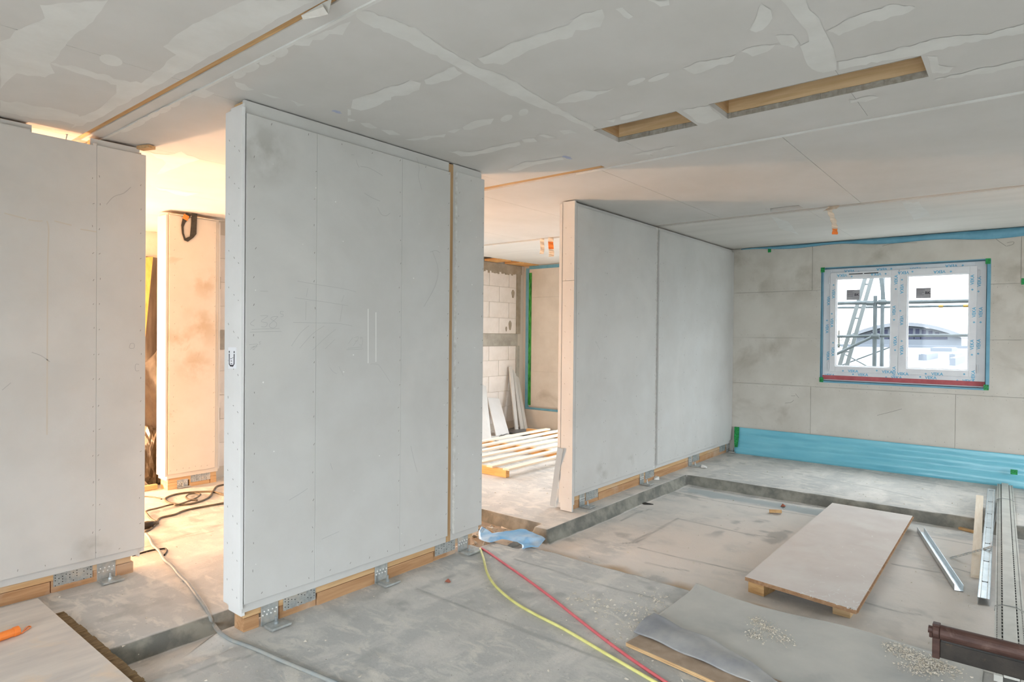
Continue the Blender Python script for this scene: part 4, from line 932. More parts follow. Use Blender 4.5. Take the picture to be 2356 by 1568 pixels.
# stud profile, flanges down, resting on bay floor and slab edge
a = fhit(2263, 1392); a[2] += 0.046; b = onZ(2281, 1124, 0.115)
sp_ = thing('stud_profile', (float(a[0]), float(a[1]), float(a[2]) - 0.045), 'long shiny zinc stud profile leaning from the sunken bay onto the slab', 'metal profile')
obj('profile', channel(a, b, 0.062, 0.044, 0.0025, up=-1), GALV_B, sp_)
d = Vector(b) - Vector(a); L = d.length; d.normalize(); sd = d.cross(Vector((0, 0, 1))).normalized(); u = sd.cross(d)
mb = MB()
for o_ in (-0.016, 0.016): mb.bar(Vector(a) + sd * o_ + u * 0.0004, Vector(b) + sd * o_ + u * 0.0004, 0.004, 0.0016)
obj('bead', mb, GALV, sp_)
for k in range(8):
    mb = MB()
    c = Vector(a) + d * (0.28 + 0.40 * k) + u * 0.0012
    if (c - Vector(a)).length > L: break
    mb.bar(c - sd * 0.014, c + sd * 0.014, 0.004, 0.001).bar(c - sd * 0.014 - d * 0.01, c - sd * 0.014 + d * 0.01, 0.003, 0.001).bar(c + sd * 0.014 - d * 0.01, c + sd * 0.014 + d * 0.01, 0.003, 0.001)
    obj('punched_slot', mb, DARK, sp_)
# pale slat beside it
a2 = fhit(2249, 1331); a2[2] += 0.014; b2 = onZ(2258, 1142, 0.085)
a2[1] += 0.012; b2[1] += 0.012
leaf('timber_lath', MB().bar(a2, b2, 0.055, 0.024), SLAT_X, 'pale rough timber lath lying alongside the long zinc stud profile', 'lath')
a3, b3 = fhit(2207, 1217), fhit(2242, 1226); a3[2] += 0.012; b3[2] += 0.012
leaf('wood_stick', MB().bar(a3, b3, 0.03, 0.02), SPRUCE_Y, 'short orange-brown stick on the floor at the foot of the slab step', 'stick')

# perforated rail pair on the slab, far right
ra, rb = np.array([3.62, 0.030, 0.0]), np.array([8.44, 0.153, 0.0])
rail = thing('perforated_rail', (3.62, 0.03, 0.0), 'long pale perforated metal rail with slotted sides bridging the bay at far right', 'rail')
dv = (rb - ra) / np.linalg.norm(rb - ra); sv = np.array([dv[1], -dv[0], 0])
zb_ = 0.004
def rl(off, w, z0, z1, a=ra, b=rb): return MB().bar(a + sv * off + [0, 0, (z0 + z1) / 2], b + sv * off + [0, 0, (z0 + z1) / 2], w, z1 - z0)
obj('web_plate', rl(0.0, 0.058, 0.030, 0.050), PERF, rail, bevel=0.003)
for s in (-1, 1):
    obj('flange', rl(s * 0.048, 0.034, zb_, 0.034), PERF, rail, bevel=0.002)
    mb = MB()
    n = int(np.linalg.norm(rb - ra) / 0.05)
    for k in range(n):
        c = ra + dv * (0.02 + k * 0.05)
        mb.bar(c + sv * s * 0.0325 + [0, 0, 0.0345], c + dv * 0.03 + sv * s * 0.0325 + [0, 0, 0.0345], 0.006, 0.002)
        for j in range(2): mb.bar(c + sv * s * 0.055 + dv * (j * 0.025) + [0, 0, 0.0345], c + sv * s * 0.055 + dv * (j * 0.025 + 0.008) + [0, 0, 0.0345], 0.004, 0.0015)
    tag(obj('slots', mb, DARK, rail), kind='stuff')
for X in (4.55, 7.6):
    c = ra + dv * ((X - 3.62)); obj('tie_wire', MB().tube([c - sv * 0.066 + [0, 0, 0.008], c - sv * 0.064 + [0, 0, 0.037], c - sv * 0.03 + [0, 0, 0.052], c + sv * 0.03 + [0, 0, 0.052], c + sv * 0.064 + [0, 0, 0.037], c + sv * 0.066 + [0, 0, 0.008]], 0.0022, 6), CABLE_G, rail)

# punched steel band and thin cable
q0, q1 = fhit(2188, 1284), onZ(2279, 1259, 0.02)
mb = MB(); dq = q1 - q0; n = 11
for k in range(n):
    c = q0 + dq * ((k + 0.5) / n) + [0, 0, 0.004]; ax = dq / np.linalg.norm(dq); sdq = np.cross(ax, [0, 0, 1.0]); sdq /= np.linalg.norm(sdq)
    P = [c + ax * (0.026 * math.cos(t)) + sdq * (0.020 * math.sin(t)) for t in np.linspace(0, 2 * math.pi, 9)]
    mb.tube(P, 0.0028, 5)
leaf('punched_band', mb, GALV, 'punched steel strap draped over the timber lath and zinc stud profile', 'strap')
leaf('thin_cable', MB().tube(spline([onZ(2279, 1262, 0.01), onZ(2286, 1215, 0.012), onZ(2292, 1180, 0.014), onZ(2290, 1160, 0.014), onZ(2287, 1148, 0.01)], 6), 0.004, 6), WHITE, 'thin white cable running beside the zinc stud profile at far right', 'cable')

# rusty roller stand, lower right
XR = 3.30
def px3(u, v): return onX(u, v, XR)
rs = thing('roller_stand', (XR, -0.35, 0.0), 'rusty steel roller stand with a dark beam in the lower right corner', 'machine')
t0 = px3(2163, 1453); t1 = t0 + [0, -0.95, 0.0]
obj('roller', MB().tube([t0, t1], 0.031, 20), RUST, rs, smooth=False, bevel=0.003)
pa = px3(2136, 1445)
obj('axle', MB().tube([pa, t0 + [0, 0.004, 0]], 0.016, 10).tube([px3(2142, 1452) + [-.01, 0, -.02], px3(2142, 1452) + [-.01, 0, 0.0]], 0.006, 8), RUST, rs)
k0 = px3(2155, 1433); k1 = px3(2158, 1512)
obj('end_bracket', MB().box(XR - 0.016, XR + 0.02, k0[1] - 0.014, k0[1] + 0.014, k1[2], k0[2]).tube([(XR, k0[1] - 0.012, t0[2]), (XR, k0[1] + 0.012, t0[2])], 0.032, 16), RUST, rs, bevel=0.003)
zb1, zb0 = px3(2165, 1474)[2], px3(2165, 1511)[2]
obj('beam', MB().box(XR - 0.01, XR + 0.03, k0[1] - 0.95, k0[1] - 0.014, zb0, zb1), BLKSTEEL, rs, bevel=0.003)
for yy in (-0.35, -0.80):
    obj('leg', MB().box(XR - 0.02, XR + 0.035, yy - 0.02, yy + 0.02, 0.0, zb0 + 0.002).box(XR - 0.08, XR + 0.09, yy - 0.05, yy + 0.05, 0.0, 0.012), BLKSTEEL, rs)
obj('far_bracket', MB().box(XR - 0.016, XR + 0.02, t1[1] - 0.03, t1[1] - 0.002, zb0, k0[2]), RUST, rs)

# ------------------------------------------------------------------ bitumen sheet with folded flap over a plywood plank
def poly_eval(pts, y):
    ys = [p[1] for p in pts]; xs = [p[0] for p in pts]; o = np.argsort(ys); return float(np.interp(y, np.array(ys)[o], np.array(xs)[o]))
crease = [onZ(u, v, 0.03)[:2] for u, v in ((1503, 1412), (1572, 1448), (1637, 1473), (1725, 1523), (1783, 1565))] + [np.array([2.60, 0.2]), np.array([2.55, -1.4])]
lip = [onZ(u, v, 0.03)[:2] for u, v in ((1457, 1450), (1553, 1492), (1649, 1534), (1725, 1565))] + [np.array([2.57, 0.2]), np.array([2.53, -1.4])]
bit = thing('bitumen_sheet', (3.3, 0.6, 0.0), 'grey dusty bitumen sheet spread along the edge of the sunken bay', 'sheet')
def grid(fn, nu, nv):
    mb = MB(); vs = [fn(i / nu, j / nv) for i in range(nu + 1) for j in range(nv + 1)]
    mb.add(vs, [(i * (nv + 1) + j, (i + 1) * (nv + 1) + j, (i + 1) * (nv + 1) + j + 1, i * (nv + 1) + j + 1) for i in range(nu) for j in range(nv)]); return mb
Y0s = 1.565
def sheet1(s, t):
    y = Y0s - t * 1.43; x0 = poly_eval(crease, y) - 0.03; x1 = 3.745 - 0.02 * math.sin(7 * y); x = x0 + (x1 - x0) * s
    z = 0.010 + 0.006 * float(fbm(x * 4, y * 4, 3)) + 0.010 * math.exp(-((1 - s) * 9) ** 2) * math.exp(-(t * 14) ** 2) * 2
    return (x, y, z + max(0, FZ(min(x, 3.66), y)))
o = obj('sheet', grid(sheet1, 40, 120), BITUM, bit, smooth=True); m = o.modifiers.new('thick', 'SOLIDIFY'); m.thickness = 0.004
def flap(s, t):
    y = Y0s - 0.004 - t * 1.41; x0 = poly_eval(lip, y); x1 = poly_eval(crease, y); x = x0 + (x1 - x0) * s
    w = min(1.0, (x1 - x0) / 0.2)
    z = 0.030 + w * (0.022 * math.sin(math.pi * min(1, s * 1.02)) + 0.014 * math.exp(-((s - 0.95) * 9) ** 2) + 0.004 * math.sin(y * 23 + s * 5)) - (0.016 * max(0, s - 0.96) / 0.04)
    return (x, y, z)
o = obj('folded_flap', grid(flap, 24, 90), BITUM_U, bit, smooth=True); m = o.modifiers.new('thick', 'SOLIDIFY'); m.thickness = 0.006; m.offset = -1
pl = [onZ(u, v, 0.022) for u, v in ((1440, 1477), (1614, 1553))]
dpl = pl[1] - pl[0]; dpl /= np.linalg.norm(dpl); npl = np.array([-dpl[1], dpl[0], 0]); npl = npl if npl[0] > 0 else -npl
A_ = pl[0]; B_ = pl[0] + dpl * 2.3
plank = thing('plywood_plank', tuple(A_ - [0, 0, 0.02]), 'narrow plywood plank with a pale layered edge under the bitumen flap', 'plank')
obj('board', MB().prism([A_, B_, B_ + npl * 0.22, A_ + npl * 0.22], (0, 0, -0.019), 0, 1), [PLY, PLY_E], plank)

def chips(name, n, place, smin, smax, m, seed, parent, lift=0.0, squash=0.6):
    rr = random.Random(seed); mb = MB()
    for k in range(n):
        x, y = place(rr)
        s = smin + (smax - smin) * rr.random() ** 3; z = FZ(x, y) + s * 0.25
        pts = [Vector((rr.gauss(0, 1), rr.gauss(0, 1), rr.gauss(0, 1) * squash)) for _ in range(6)]
        bm = bmesh.new()
        for p in pts: bm.verts.new(p * (s / 2) + Vector((x, y, z + lift)))
        try:
            r = bmesh.ops.convex_hull(bm, input=bm.verts)
            bm.verts.index_update(); vs = [tuple(v.co) for v in bm.verts]; mb.add(vs, [[v.index for v in f.verts] for f in bm.faces])
        except Exception: pass
        bm.free()
    return tag(obj(name, mb, m, parent), kind='stuff')
def around(pts, sg):
    P = [onZ(u, v, 0.02)[:2] for u, v in pts]
    def f(rr): p = rr.choice(P); return p[0] + rr.gauss(0, sg), p[1] + rr.gauss(0, sg)
    return f
chips('plaster_rubble', 1000, around([(1745, 1425), (1760, 1440), (1740, 1460), (1800, 1465), (1775, 1445)], 0.03), 0.0012, 0.008, DEB, 1, bit, 0.014, 0.85)
chips('plaster_crumbs', 1900, around([(2060, 1485), (2090, 1500), (2120, 1515), (2150, 1525), (2170, 1535), (2110, 1535)], 0.04), 0.0015, 0.009, DEB, 2, bit, 0.014, 0.85)
chips('gravel_crumbs', 700, around([(1500, 1390), (1480, 1410), (1460, 1430), (1440, 1470), (1520, 1370), (1400, 1400), (1350, 1370)], 0.07), 0.0015, 0.015, DEB, 3, floor)
def wide(rr):
    while True:
        x, y = rr.uniform(1.2, 8.3), rr.uniform(-0.2, 6.2)
        if not ((1.6 < x < 3.5 or x > 4.6) and 3.0 < y < 3.3) and not (4.0 < x < 6.7 and 0.6 < y < 1.5): return x, y
chips('floor_grit', 2200, wide, 0.0015, 0.013, DEB, 4, floor)
chips('doorway_rubble', 220, lambda rr: (rr.uniform(3.6, 4.15), rr.uniform(3.25, 4.2)), 0.006, 0.05, DEB, 6, floor, squash=0.8)

def lump(name, u, v, s, m, label, cat, seed, squash=0.6):
    p = fhit(u, v); rr = random.Random(seed); bm = bmesh.new()
    for _ in range(14): bm.verts.new(Vector((rr.gauss(0, 1), rr.gauss(0, 1), rr.gauss(0, 1) * squash)).normalized() * s * rr.uniform(0.5, 1.0) + Vector((p[0], p[1], p[2] + s * 0.3)))
    bmesh.ops.convex_hull(bm, input=bm.verts); bm.verts.index_update()
    mb = MB().add([tuple(x.co) for x in bm.verts], [[x.index for x in f.verts] for f in bm.faces]); bm.free()
    return leaf(name, mb, m, label, cat)
lump('brick_chip', 1030, 1339, 0.022, BRICK, 'small red brick chip on the grey floor in front of the centre partition', 'chip', 1, 0.4)
lump('plaster_lump', 1509, 1102, 0.05, SPECK, 'crumbled white plaster lump beside the sill bracket of the right partition', 'lump', 2, 0.7)
lump('plaster_flake', 1622, 1076, 0.05, SPECK, 'flat white plaster flake on the slab by the right partition', 'flake', 3, 0.2)
lump('red_chip', 1803, 1166, 0.03, BRICK, 'small red chip lying against the far step of the sunken bay', 'chip', 5)
p = fhit(1784, 1181); leaf('wood_offcut', MB().bar(p + [-.02, 0.05, 0.02], p + [0.02, -0.05, 0.026], 0.04, 0.03, up=(0.3, 0, 1)), SPRUCE_Y, 'small orange wood offcut on the floor beyond the chipboard sheet', 'offcut')
p = fhit(1480, 1158); leaf('dark_sliver', MB().prism([p + [-.02, 0.05, .004], p + [0.03, 0.0, 0.004], p + [0.02, -0.10, .004], p + [-0.03, -0.03, 0.004]], (0, 0, 0.006)), CABLE_K, 'dark sliver of sheeting on the bay floor below the right partition', 'scrap')

# ------------------------------------------------------------------ hoses and cables
def line_on_floor(px, r, n=6, lift=None): return spline([fhit(u, v) + [0, 0, r if lift is None else lift] for u, v in px], n)
leaf('yellow_hose', MB().tube(line_on_floor([(1105, 1264), (1113, 1288), (1121, 1320), (1140, 1350), (1180, 1385), (1230, 1415), (1300, 1451), (1400, 1510), (1500, 1568), (1600, 1625)], 0.008), 0.008, 10), HOSE_Y, 'thin yellow hose curving across the floor from the centre partition', 'hose', smooth=True)
leaf('red_hose', MB().tube(line_on_floor([(1106, 1262), (1126, 1274), (1150, 1291), (1200, 1326), (1260, 1370), (1320, 1418), (1380, 1465), (1450, 1517), (1525, 1568), (1620, 1632)], 0.008), 0.008, 10), HOSE_R, 'thin red hose running beside the yellow one across the floor', 'hose', smooth=True)
leaf('grey_cable', MB().tube(line_on_floor([(336, 1230), (345, 1242), (352, 1257), (366, 1270), (378, 1290), (396, 1305), (412, 1325), (432, 1345), (452, 1372), (472, 1400), (484, 1425), (492, 1440), (505, 1458), (530, 1475), (560, 1486), (600, 1502), (640, 1520), (700, 1545), (760, 1570), (820, 1596)], 0.010), 0.010, 8), CABLE_G, 'grey twisted cable coming through the left doorway over the step', 'cable', smooth=True)
c7 = lambda p: (310 + p[0] * 0.2934, 860 + p[1] * 0.2934)
leaf('dark_cable', MB().tube(line_on_floor([c7(p) for p in ((760, 1005), (690, 1020), (550, 1045), (400, 1075), (310, 1110), (200, 1137), (170, 1180), (120, 1225), (80, 1245))], 0.009), 0.009, 8), CABLE_D, 'dark cable running straight over the back room floor towards the left partition', 'cable', smooth=True)
leaf('coiled_cable', MB().tube(line_on_floor([c7(p) for p in ((760, 865), (690, 875), (640, 890), (612, 930), (580, 975), (500, 1010), (400, 1030), (300, 1025), (245, 1000), (250, 975), (320, 950), (420, 935), (560, 928), (620, 930), (690, 950), (760, 970))], 0.009), 0.009, 8), CABLE_D, 'dark cable lying in a wide loop on the back room floor', 'cable', smooth=True)
leaf('looped_cable', MB().tube(line_on_floor([c7(p) for p in ((490, 1003), (430, 998), (402, 980), (420, 958), (470, 948), (515, 955), (490, 980), (440, 1003), (330, 1040), (300, 1034), (180, 1065), (92, 1088), (100, 1115), (130, 1150), (168, 1172))], 0.012, lift=0.016), 0.008, 8), CABLE_D, 'thin cable with a small inner loop and a kinked end on the back room floor', 'cable', smooth=True)
leaf('black_wire', MB().tube(line_on_floor([c7(p) for p in ((-20, 1430), (15, 1420), (120, 1390), (200, 1378), (240, 1375), (252, 1395), (232, 1425))], 0.006), 0.006, 6), CABLE_K, 'short black wire bent over the floor of the left doorway', 'wire', smooth=True)
leaf('back_wire', MB().tube(line_on_floor([c7(p) for p in ((-30, 955), (50, 962), (150, 970), (210, 985))], 0.006), 0.006, 6), CABLE_D, 'thin wire on the floor just behind the left partition end', 'wire', smooth=True)
pc = fhit(*c7((85, 1215)))
cn = thing('plug_connector', tuple(pc), 'dusty black cable plug connector on the floor of the left doorway', 'plug')
obj('plug', MB().tube([pc + [-.06, .02, .025], pc + [-.01, 0, .028], pc + [.05, -.02, .03]], 0.024, 10, rr=[0.018, 0.027, 0.022]), CABLE_K, cn, smooth=True)
obj('socket', MB().tube([pc + [-.03, .05, .022], pc + [.03, .05, .024], pc + [.11, .03, .02]], 0.02, 10, rr=[0.02, 0.024, 0.012]), CABLE_D, cn, smooth=True)

# ------------------------------------------------------------------ light blue plastic in the doorway notch
def draped(name, outline, inner, zf, m, label, cat, sub=2, amp=0.006, seed=0, thick=0.0015):
    pts = [(u, v) for u, v in outline] + [(p[0], p[1]) for p in inner]
    zz = [zf(u, v) for u, v in outline] + [p[2] for p in inner]
    W3 = [onZ(p[0], p[1], z) for p, z in zip(pts, zz)]
    r = delaunay_2d_cdt([Vector((p[0], p[1])) for p in W3], [], [list(range(len(outline)))], 1, 1e-6)
    def zof(v): return min(W3, key=lambda q: (q[0] - v.x) ** 2 + (q[1] - v.y) ** 2)[2]
    bm = bmesh.new(); vs = [bm.verts.new((v.x, v.y, zof(v))) for v in r[0]]
    for f in r[2]:
        try: bm.faces.new([vs[i] for i in f])
        except ValueError: pass
    bmesh.ops.triangulate(bm, faces=bm.faces)
    bmesh.ops.subdivide_edges(bm, edges=bm.edges, cuts=3, use_grid_fill=True)
    for v in bm.verts: v.co.z += amp * (mnoise.noise(Vector((v.co.x * 18 + seed, v.co.y * 18, 3))) + 0.6 * abs(mnoise.noise(Vector((v.co.x * 7, v.co.y * 9 + seed, 1)))))
    for v in bm.verts: v.co.z = max(v.co.z, FZ(v.co.x, v.co.y) + 0.003)
    bmesh.ops.triangulate(bm, faces=bm.faces); bm.verts.index_update()
    mb = MB().add([tuple(v.co) for v in bm.verts], [[v.index for v in f.verts] for f in bm.faces]); bm.free()
    o = leaf(name, mb, m, label, cat, smooth=True)
    ms = o.modifiers.new('soft', 'SMOOTH'); ms.iterations = 2; ms.factor = 0.5
    mm = o.modifiers.new('thick', 'SOLIDIFY'); mm.thickness = thick
    return o
c8 = lambda x, y: (1090 + x * 0.09567, 1150 + y * 0.09567)
bag = draped('blue_plastic', [c8(*p) for p in ((100, 760), (190, 635), (250, 660), (450, 795), (620, 780), (920, 725), (1220, 690), (1500, 800), (1760, 910), (1560, 1140), (1430, 1130), (1150, 1180), (1150, 1060), (950, 990), (690, 935), (400, 1030), (100, 960))],
       [c8(1320, 880) + (0.045,), c8(1350, 1040) + (0.005,), c8(1100, 890) + (0.035,), c8(700, 870) + (0.03,), c8(900, 800) + (0.0,), c8(400, 880) + (0.04,), c8(1550, 930) + (0.0,)], lambda u, v: 0.015, BAG,
       'crumpled light blue plastic sheeting in the doorway between the two partitions', 'plastic sheet', amp=0.016)
mb = MB(); c = np.array(onZ(*c8(215, 770), 0.045)); dd = np.array(onZ(*c8(270, 690), 0.045)) - np.array(onZ(*c8(160, 850), 0.045)); dd /= np.linalg.norm(dd)
text_mb('LUDEX', 0.045, c + [0, 0, 0.02], dd, np.array([-dd[1], dd[0], 0]), mb); obj('print', mb, INK, bag)

# ------------------------------------------------------------------ lower left: dusty board, orange tube
db = thing('dusty_board', (0.4, 3.3, 0.0), 'large dusty whitish floor board at lower left beside the left partition', 'board')
obj('panel', MB().box(-0.9, 1.104, 1.9, YL - 0.065, 0.008, 0.030), DUSTB, db, bevel=0.002)
mb = MB(); rr = random.Random(12); y = 1.9
while y < 4.075:
    w = rr.uniform(0.02, 0.06); mb.box(1.095, 1.150 + rr.uniform(-0.004, 0.004), y, min(y + w, 4.078), 0.006, 0.020 + rr.uniform(-.002, .002)); y += w
obj('fibre_edge', mb, FIBRE, db)
ot = thing('orange_tube', tuple(onZ(20, 1457, 0.03)), 'bright orange plastic tube with a cord loop on the dusty floor board', 'tube')
zc_ = 0.030 + 0.022
P0, P1 = onZ(-60, 1486, zc_), onZ(43, 1449, zc_)
obj('body', MB().tube([P0, P1 + (P0 - P1) * 0.12], 0.021, 14), ORANGE, ot, smooth=False, bevel=0.002)
obj('collar', MB().tube([P1 + (P0 - P1) * 0.13, P1], 0.0235, 14), ORANGE, ot, bevel=0.002)
lp = [onZ(u, v, 0.036) for u, v in ((44, 1452), (49, 1456), (58, 1450), (67, 1444), (71, 1441), (66, 1440), (58, 1445), (52, 1454))]
obj('cord_loop', MB().tube(spline(lp, 5), 0.003, 6), ORANGE, ot)

# ------------------------------------------------------------------ back room through the right doorway
pal = thing('slatted_pallet', (6.2, 5.2, 0.0), 'wide slatted wooden pallet lying on the back room floor', 'pallet')
XA, XB = float(onZ(1168, 1098, 0.0)[0]), 8.0
ye = float(onZ(1168, 1098, 0.0)[1])
for x in (XA - 0.03, XA + 1.25, 7.9): obj('runner', MB().box(x, x + 0.06, ye, ye + 1.72, 0.002, 0.086), PINE_Y, pal, bevel=0.002)
ys1 = float(onZ(1165, 1080, 0.108)[1]); ys2 = float(onZ(1129, 1073, 0.108)[1]); st_ = 0.235
me = None
for k in range(7):
    y = ys1 + 0.004 + k * st_
    if me is None:
        o = obj('slat', MB().box(XA - 0.045, 8.05, y, y + 0.085, 0.0865, 0.108), SLAT_X, pal, bevel=0.002); me = o
    else:
        o2 = me.copy(); COL.objects.link(o2); o2.parent = pal; o2.location = (0, k * st_, 0)
cz = lambda x, y: (1100 + x * 0.1148, 830 + y * 0.1148)
def leanboard(name, b0, b1, t0, t1, th, m, label, cat, yw=YB - 0.024, lean=0.26):
    B0, B1 = onY(*b0, yw - lean), onY(*b1, yw - lean); B0[2] = FZ(B0[0], B0[1]) + 0.004; B1[2] = FZ(B1[0], B1[1]) + 0.004
    T0, T1 = onY(*t0, yw), onY(*t1, yw)
    n = np.cross(B1 - B0, T0 - B0); n /= np.linalg.norm(n); n = n if n[1] > 0 else -n
    return leaf(name, MB().prism([B0, B1, T1, T0], -n * th), m, label, cat)
leanboard('white_panel', cz(350, 1430), cz(610, 1270), cz(175, 745), cz(410, 762), 0.018, WHITE_B, 'white board offcut leaning against the block wall in the back room', 'board', lean=0.40)
leanboard('beige_board', (1100, 1004), (1129, 998), (1096, 880), (1117, 890), 0.018, BOARD, 'beige board offcut leaning behind the edge of the centre partition', 'board', lean=0.55)
leanboard('board_strip', cz(735, 1240), cz(795, 1228), cz(606, 120), cz(670, 112), 0.02, BOARD, 'tall narrow pale board strip leaning on the block wall, leftmost of three', 'strip')
leanboard('board_strip', cz(840, 1262), cz(905, 1285), cz(680, 170), cz(742, 260), 0.02, BOARD, 'narrow board strip leaning on the block wall, middle one of three', 'strip')
leanboard('board_strip', cz(915, 1285), cz(975, 1268), cz(748, 300), cz(800, 340), 0.02, BOARD, 'shorter board strip leaning in the corner by the blue foil, rightmost of three', 'strip')
draped('black_plastic', [(cz(*p)[0], cz(*p)[1] + 10) for p in ((400, 1438), (520, 1340), (600, 1280), (740, 1225), (870, 1250), (960, 1290), (1110, 1340), (980, 1395), (830, 1415), (640, 1352), (500, 1412))], [(1185, 988, 0.10), (1199, 990, 0.05)], lambda u, v: 0.015, BLACKPL,
       'crumpled dark grey plastic sheet at the foot of the leaning white board', 'plastic sheet', amp=0.02)
fl = [onZ(cz(*p)[0], cz(*p)[1] + 8, 0.012) for p in ((60, 1480), (250, 1432), (640, 1395), (935, 1440), (745, 1495), (590, 1552), (215, 1492))]
leaf('floor_sheet', MB().prism(fl, (0, 0, -0.009)), WHITE_B, 'flat white board sheet on the floor behind the slatted pallet', 'board')
leaf('leaning_strip', MB().bar(fhit(1271, 1166) + [0, 0, .012], onX(1289, 1030, 4.63), 0.05, 0.016, up=(1, 0.6, 0.2)), BOARD, 'tall board strip leaning against the end of the right partition', 'strip')
q = fhit(1286, 1167); leaf('board_offcut', MB().bar(q + [0.0, 0, 0.004], q + [0.015, 0.0, 0.165], 0.05, 0.016, up=(1, 0.2, 0)), BOARD, 'short upright board offcut at the foot of the right partition end', 'offcut')
tag(obj('green_tape', MB().box(XF - 0.007, XF - 0.0045, YB - 0.185, YB - 0.125, 0.37, 2.62), GREEN2), 'long vertical strip of bright green tape in the back room corner', 'tape')

# ------------------------------------------------------------------ back left: strap, films, sacks, leaning board
cs = lambda p: (320 + p[0] * 0.319, 460 + p[1] * 0.319)
st = thing('strap_loop', tuple(onY(435, 550, YP - 0.012)), 'black webbing strap loop with an orange tag hanging on the pale pillar', 'strap')
obj('webbing', MB().prism([onY(*cs(p), YP - 0.003) for p in ((378, 98), (416, 100), (410, 245), (388, 272), (350, 300), (325, 290), (308, 240), (303, 180), (315, 120), (340, 92), (376, 108), (330, 165), (318, 195), (320, 240), (332, 276), (366, 262), (374, 180))], (0, -0.012, 0)), STRAP, st)
obj('tag', MB().prism([onY(*cs(p), YP - 0.016) for p in ((325, 98), (362, 118), (348, 150), (311, 130))], (0, -0.003, 0)), ORANGE, st)
def film_sheet(name, fn, nu, nv, m, label, cat): 
    o = leaf(name, grid(fn, nu, nv), m, label, cat, smooth=True); mm = o.modifiers.new('thick', 'SOLIDIFY'); mm.thickness = 0.003; return o
film_sheet('dark_film', lambda s, t: (2.2 + 1.1 * s, 8.04 - 0.03 * math.sin(s * 25) - 0.02 * math.sin(t * 9 + s * 4), 0.02 + 2.42 * t), 40, 30, GREYFILM, 'dark grey plastic film hanging over the end wall of the back room', 'plastic film')
film_sheet('draped_film', lambda s, t: (2.60 + 0.75 * s + 0.10 * t, 7.10 + 0.38 * t - 0.015 * math.sin(s * 30 + t * 5) - 0.05 * float(fbm(s * 7 + t * 2, t * 3, 4)), 0.55 * (1 - t) * (1 - s) + 0.03 + (1.05 + 0.75 * s) * t), 40, 30, GREYFILM, 'shiny creased plastic film draped at a slant behind the pale pillar', 'plastic film')
leaf('osb_board', MB().prism([(float(onY(290, 596, 7.9)[0]) - 0.25, 7.60, 0.004), (float(onY(352, 590, 7.9)[0]) - 0.32, 7.60, 0.004), tuple(onY(352, 590, 7.93)), tuple(onY(290, 596, 7.93))], (0, 0.020, 0.0)), OSB, 'yellow wood board leaning against the dark film behind the left partition', 'board')
def sack(x, y, s, sz, label, seed):
    bm = bmesh.new(); bmesh.ops.create_icosphere(bm, subdivisions=4, radius=1.0)
    for v in bm.verts:
        n = 0.28 * mnoise.noise(v.co * 1.6 + Vector((seed, 0, 0))) + 0.16 * abs(mnoise.noise(v.co * 4.2 + Vector((0, seed, 0)))) + 0.06 * mnoise.noise(v.co * 10)
        v.co = v.co * (0.9 + n); v.co = Vector((v.co.x * s, v.co.y * s, max(v.co.z, -0.8) * sz))
    zmin = min(v.co.z for v in bm.verts); bm.verts.index_update()
    mb = MB().add([(v.co.x + x, v.co.y + y, v.co.z - zmin + 0.004) for v in bm.verts], [[v.index for v in f.verts] for f in bm.faces]); bm.free()
    return leaf('plastic_sack', mb, BAGS, label, 'sack', 'dark sacks behind the pillar', smooth=False)
sack(3.02, 6.93, 0.15, 0.15, 'low flat dark plastic sack on the floor behind the pillar', 1)
sack(2.72, 6.90, 0.13, 0.36, 'tall bulging dark plastic sack below the slanting film', 2)
sack(2.40, 6.95, 0.17, 0.24, 'dark plastic sack half hidden by the end of the left partition', 3)
leaf('floor_batten', MB().box(2.45, 2.66, 6.66, 6.70, 0.002, 0.05), SPRUCE_X, 'wooden batten on the floor in front of the dark sacks', 'batten')

# ------------------------------------------------------------------ foils and tapes on the window wall
def skirt(s, t):
    y = D - 0.06 - s * 5.5
    prof = 0.345 - 0.30 * t; bulge = 0.018 + 0.055 * t ** 1.6
    rip = 0.010 * math.sin(t * 17 + 0.8 * math.sin(y * 1.7)) * (0.4 + 0.6 * math.sin(y * 0.9) ** 2) + 0.010 * (float(fbm(y * 3, t * 5, 3)) - 0.45)
    z = prof if t < 0.98 else 0.020
    return (XF - 0.004 - bulge - rip * min(1, t * 4), y, z - 0.03 * t)
o = film_sheet('blue_skirting_foil', skirt, 160, 26, FOIL, 'wide band of shiny blue foil along the foot of the window wall', 'foil')
def topfoil(s, t):
    y = D - 0.10 - s * 5.5; w = 0.025 + 0.02 * min(1, s * 5) + 0.05 * max(0, min(1, (s - 0.22) * 4)) + 0.012 * math.sin(y * 6)
    return (XF - 0.004 - 0.02 * math.sin(math.pi * t) - 0.010 * float(fbm(y * 4, t * 3, 2)), y, CEIL_Z - 0.003 - w * t)
film_sheet('blue_ceiling_foil', topfoil, 120, 8, FOIL_T, 'narrow loose strip of blue foil along the top of the window wall', 'foil')
def tape(u0, v0, u1, v1, lab, dx=0.006, x=None):
    xx = (XF - dx) if x is None else x
    y1, z1 = yz(u0, v0, xx); y0, z0 = yz(u1, v1, xx)
    return tag(obj('green_tape', MB().box(xx - 0.002, xx, y0, y1, z0, z1), GREEN), lab, 'tape')
tape(1691, 565, 1703, 572, 'small green tape piece at the ceiling corner of the window wall')
tape(1767, 569, 1774, 580, 'short green tape tab hanging below the ceiling foil')
tape(2325, 1079, 2341, 1092, 'small green tape patch on the blue skirting foil at far right', x=XF - 0.095)
tape(1984, 544, 1992, 548, 'tiny green tape piece on the blue ceiling foil above the window', 0.03)
tape(2350, 640, 2362, 654, 'bright green tape piece on the stained wall right of the window')
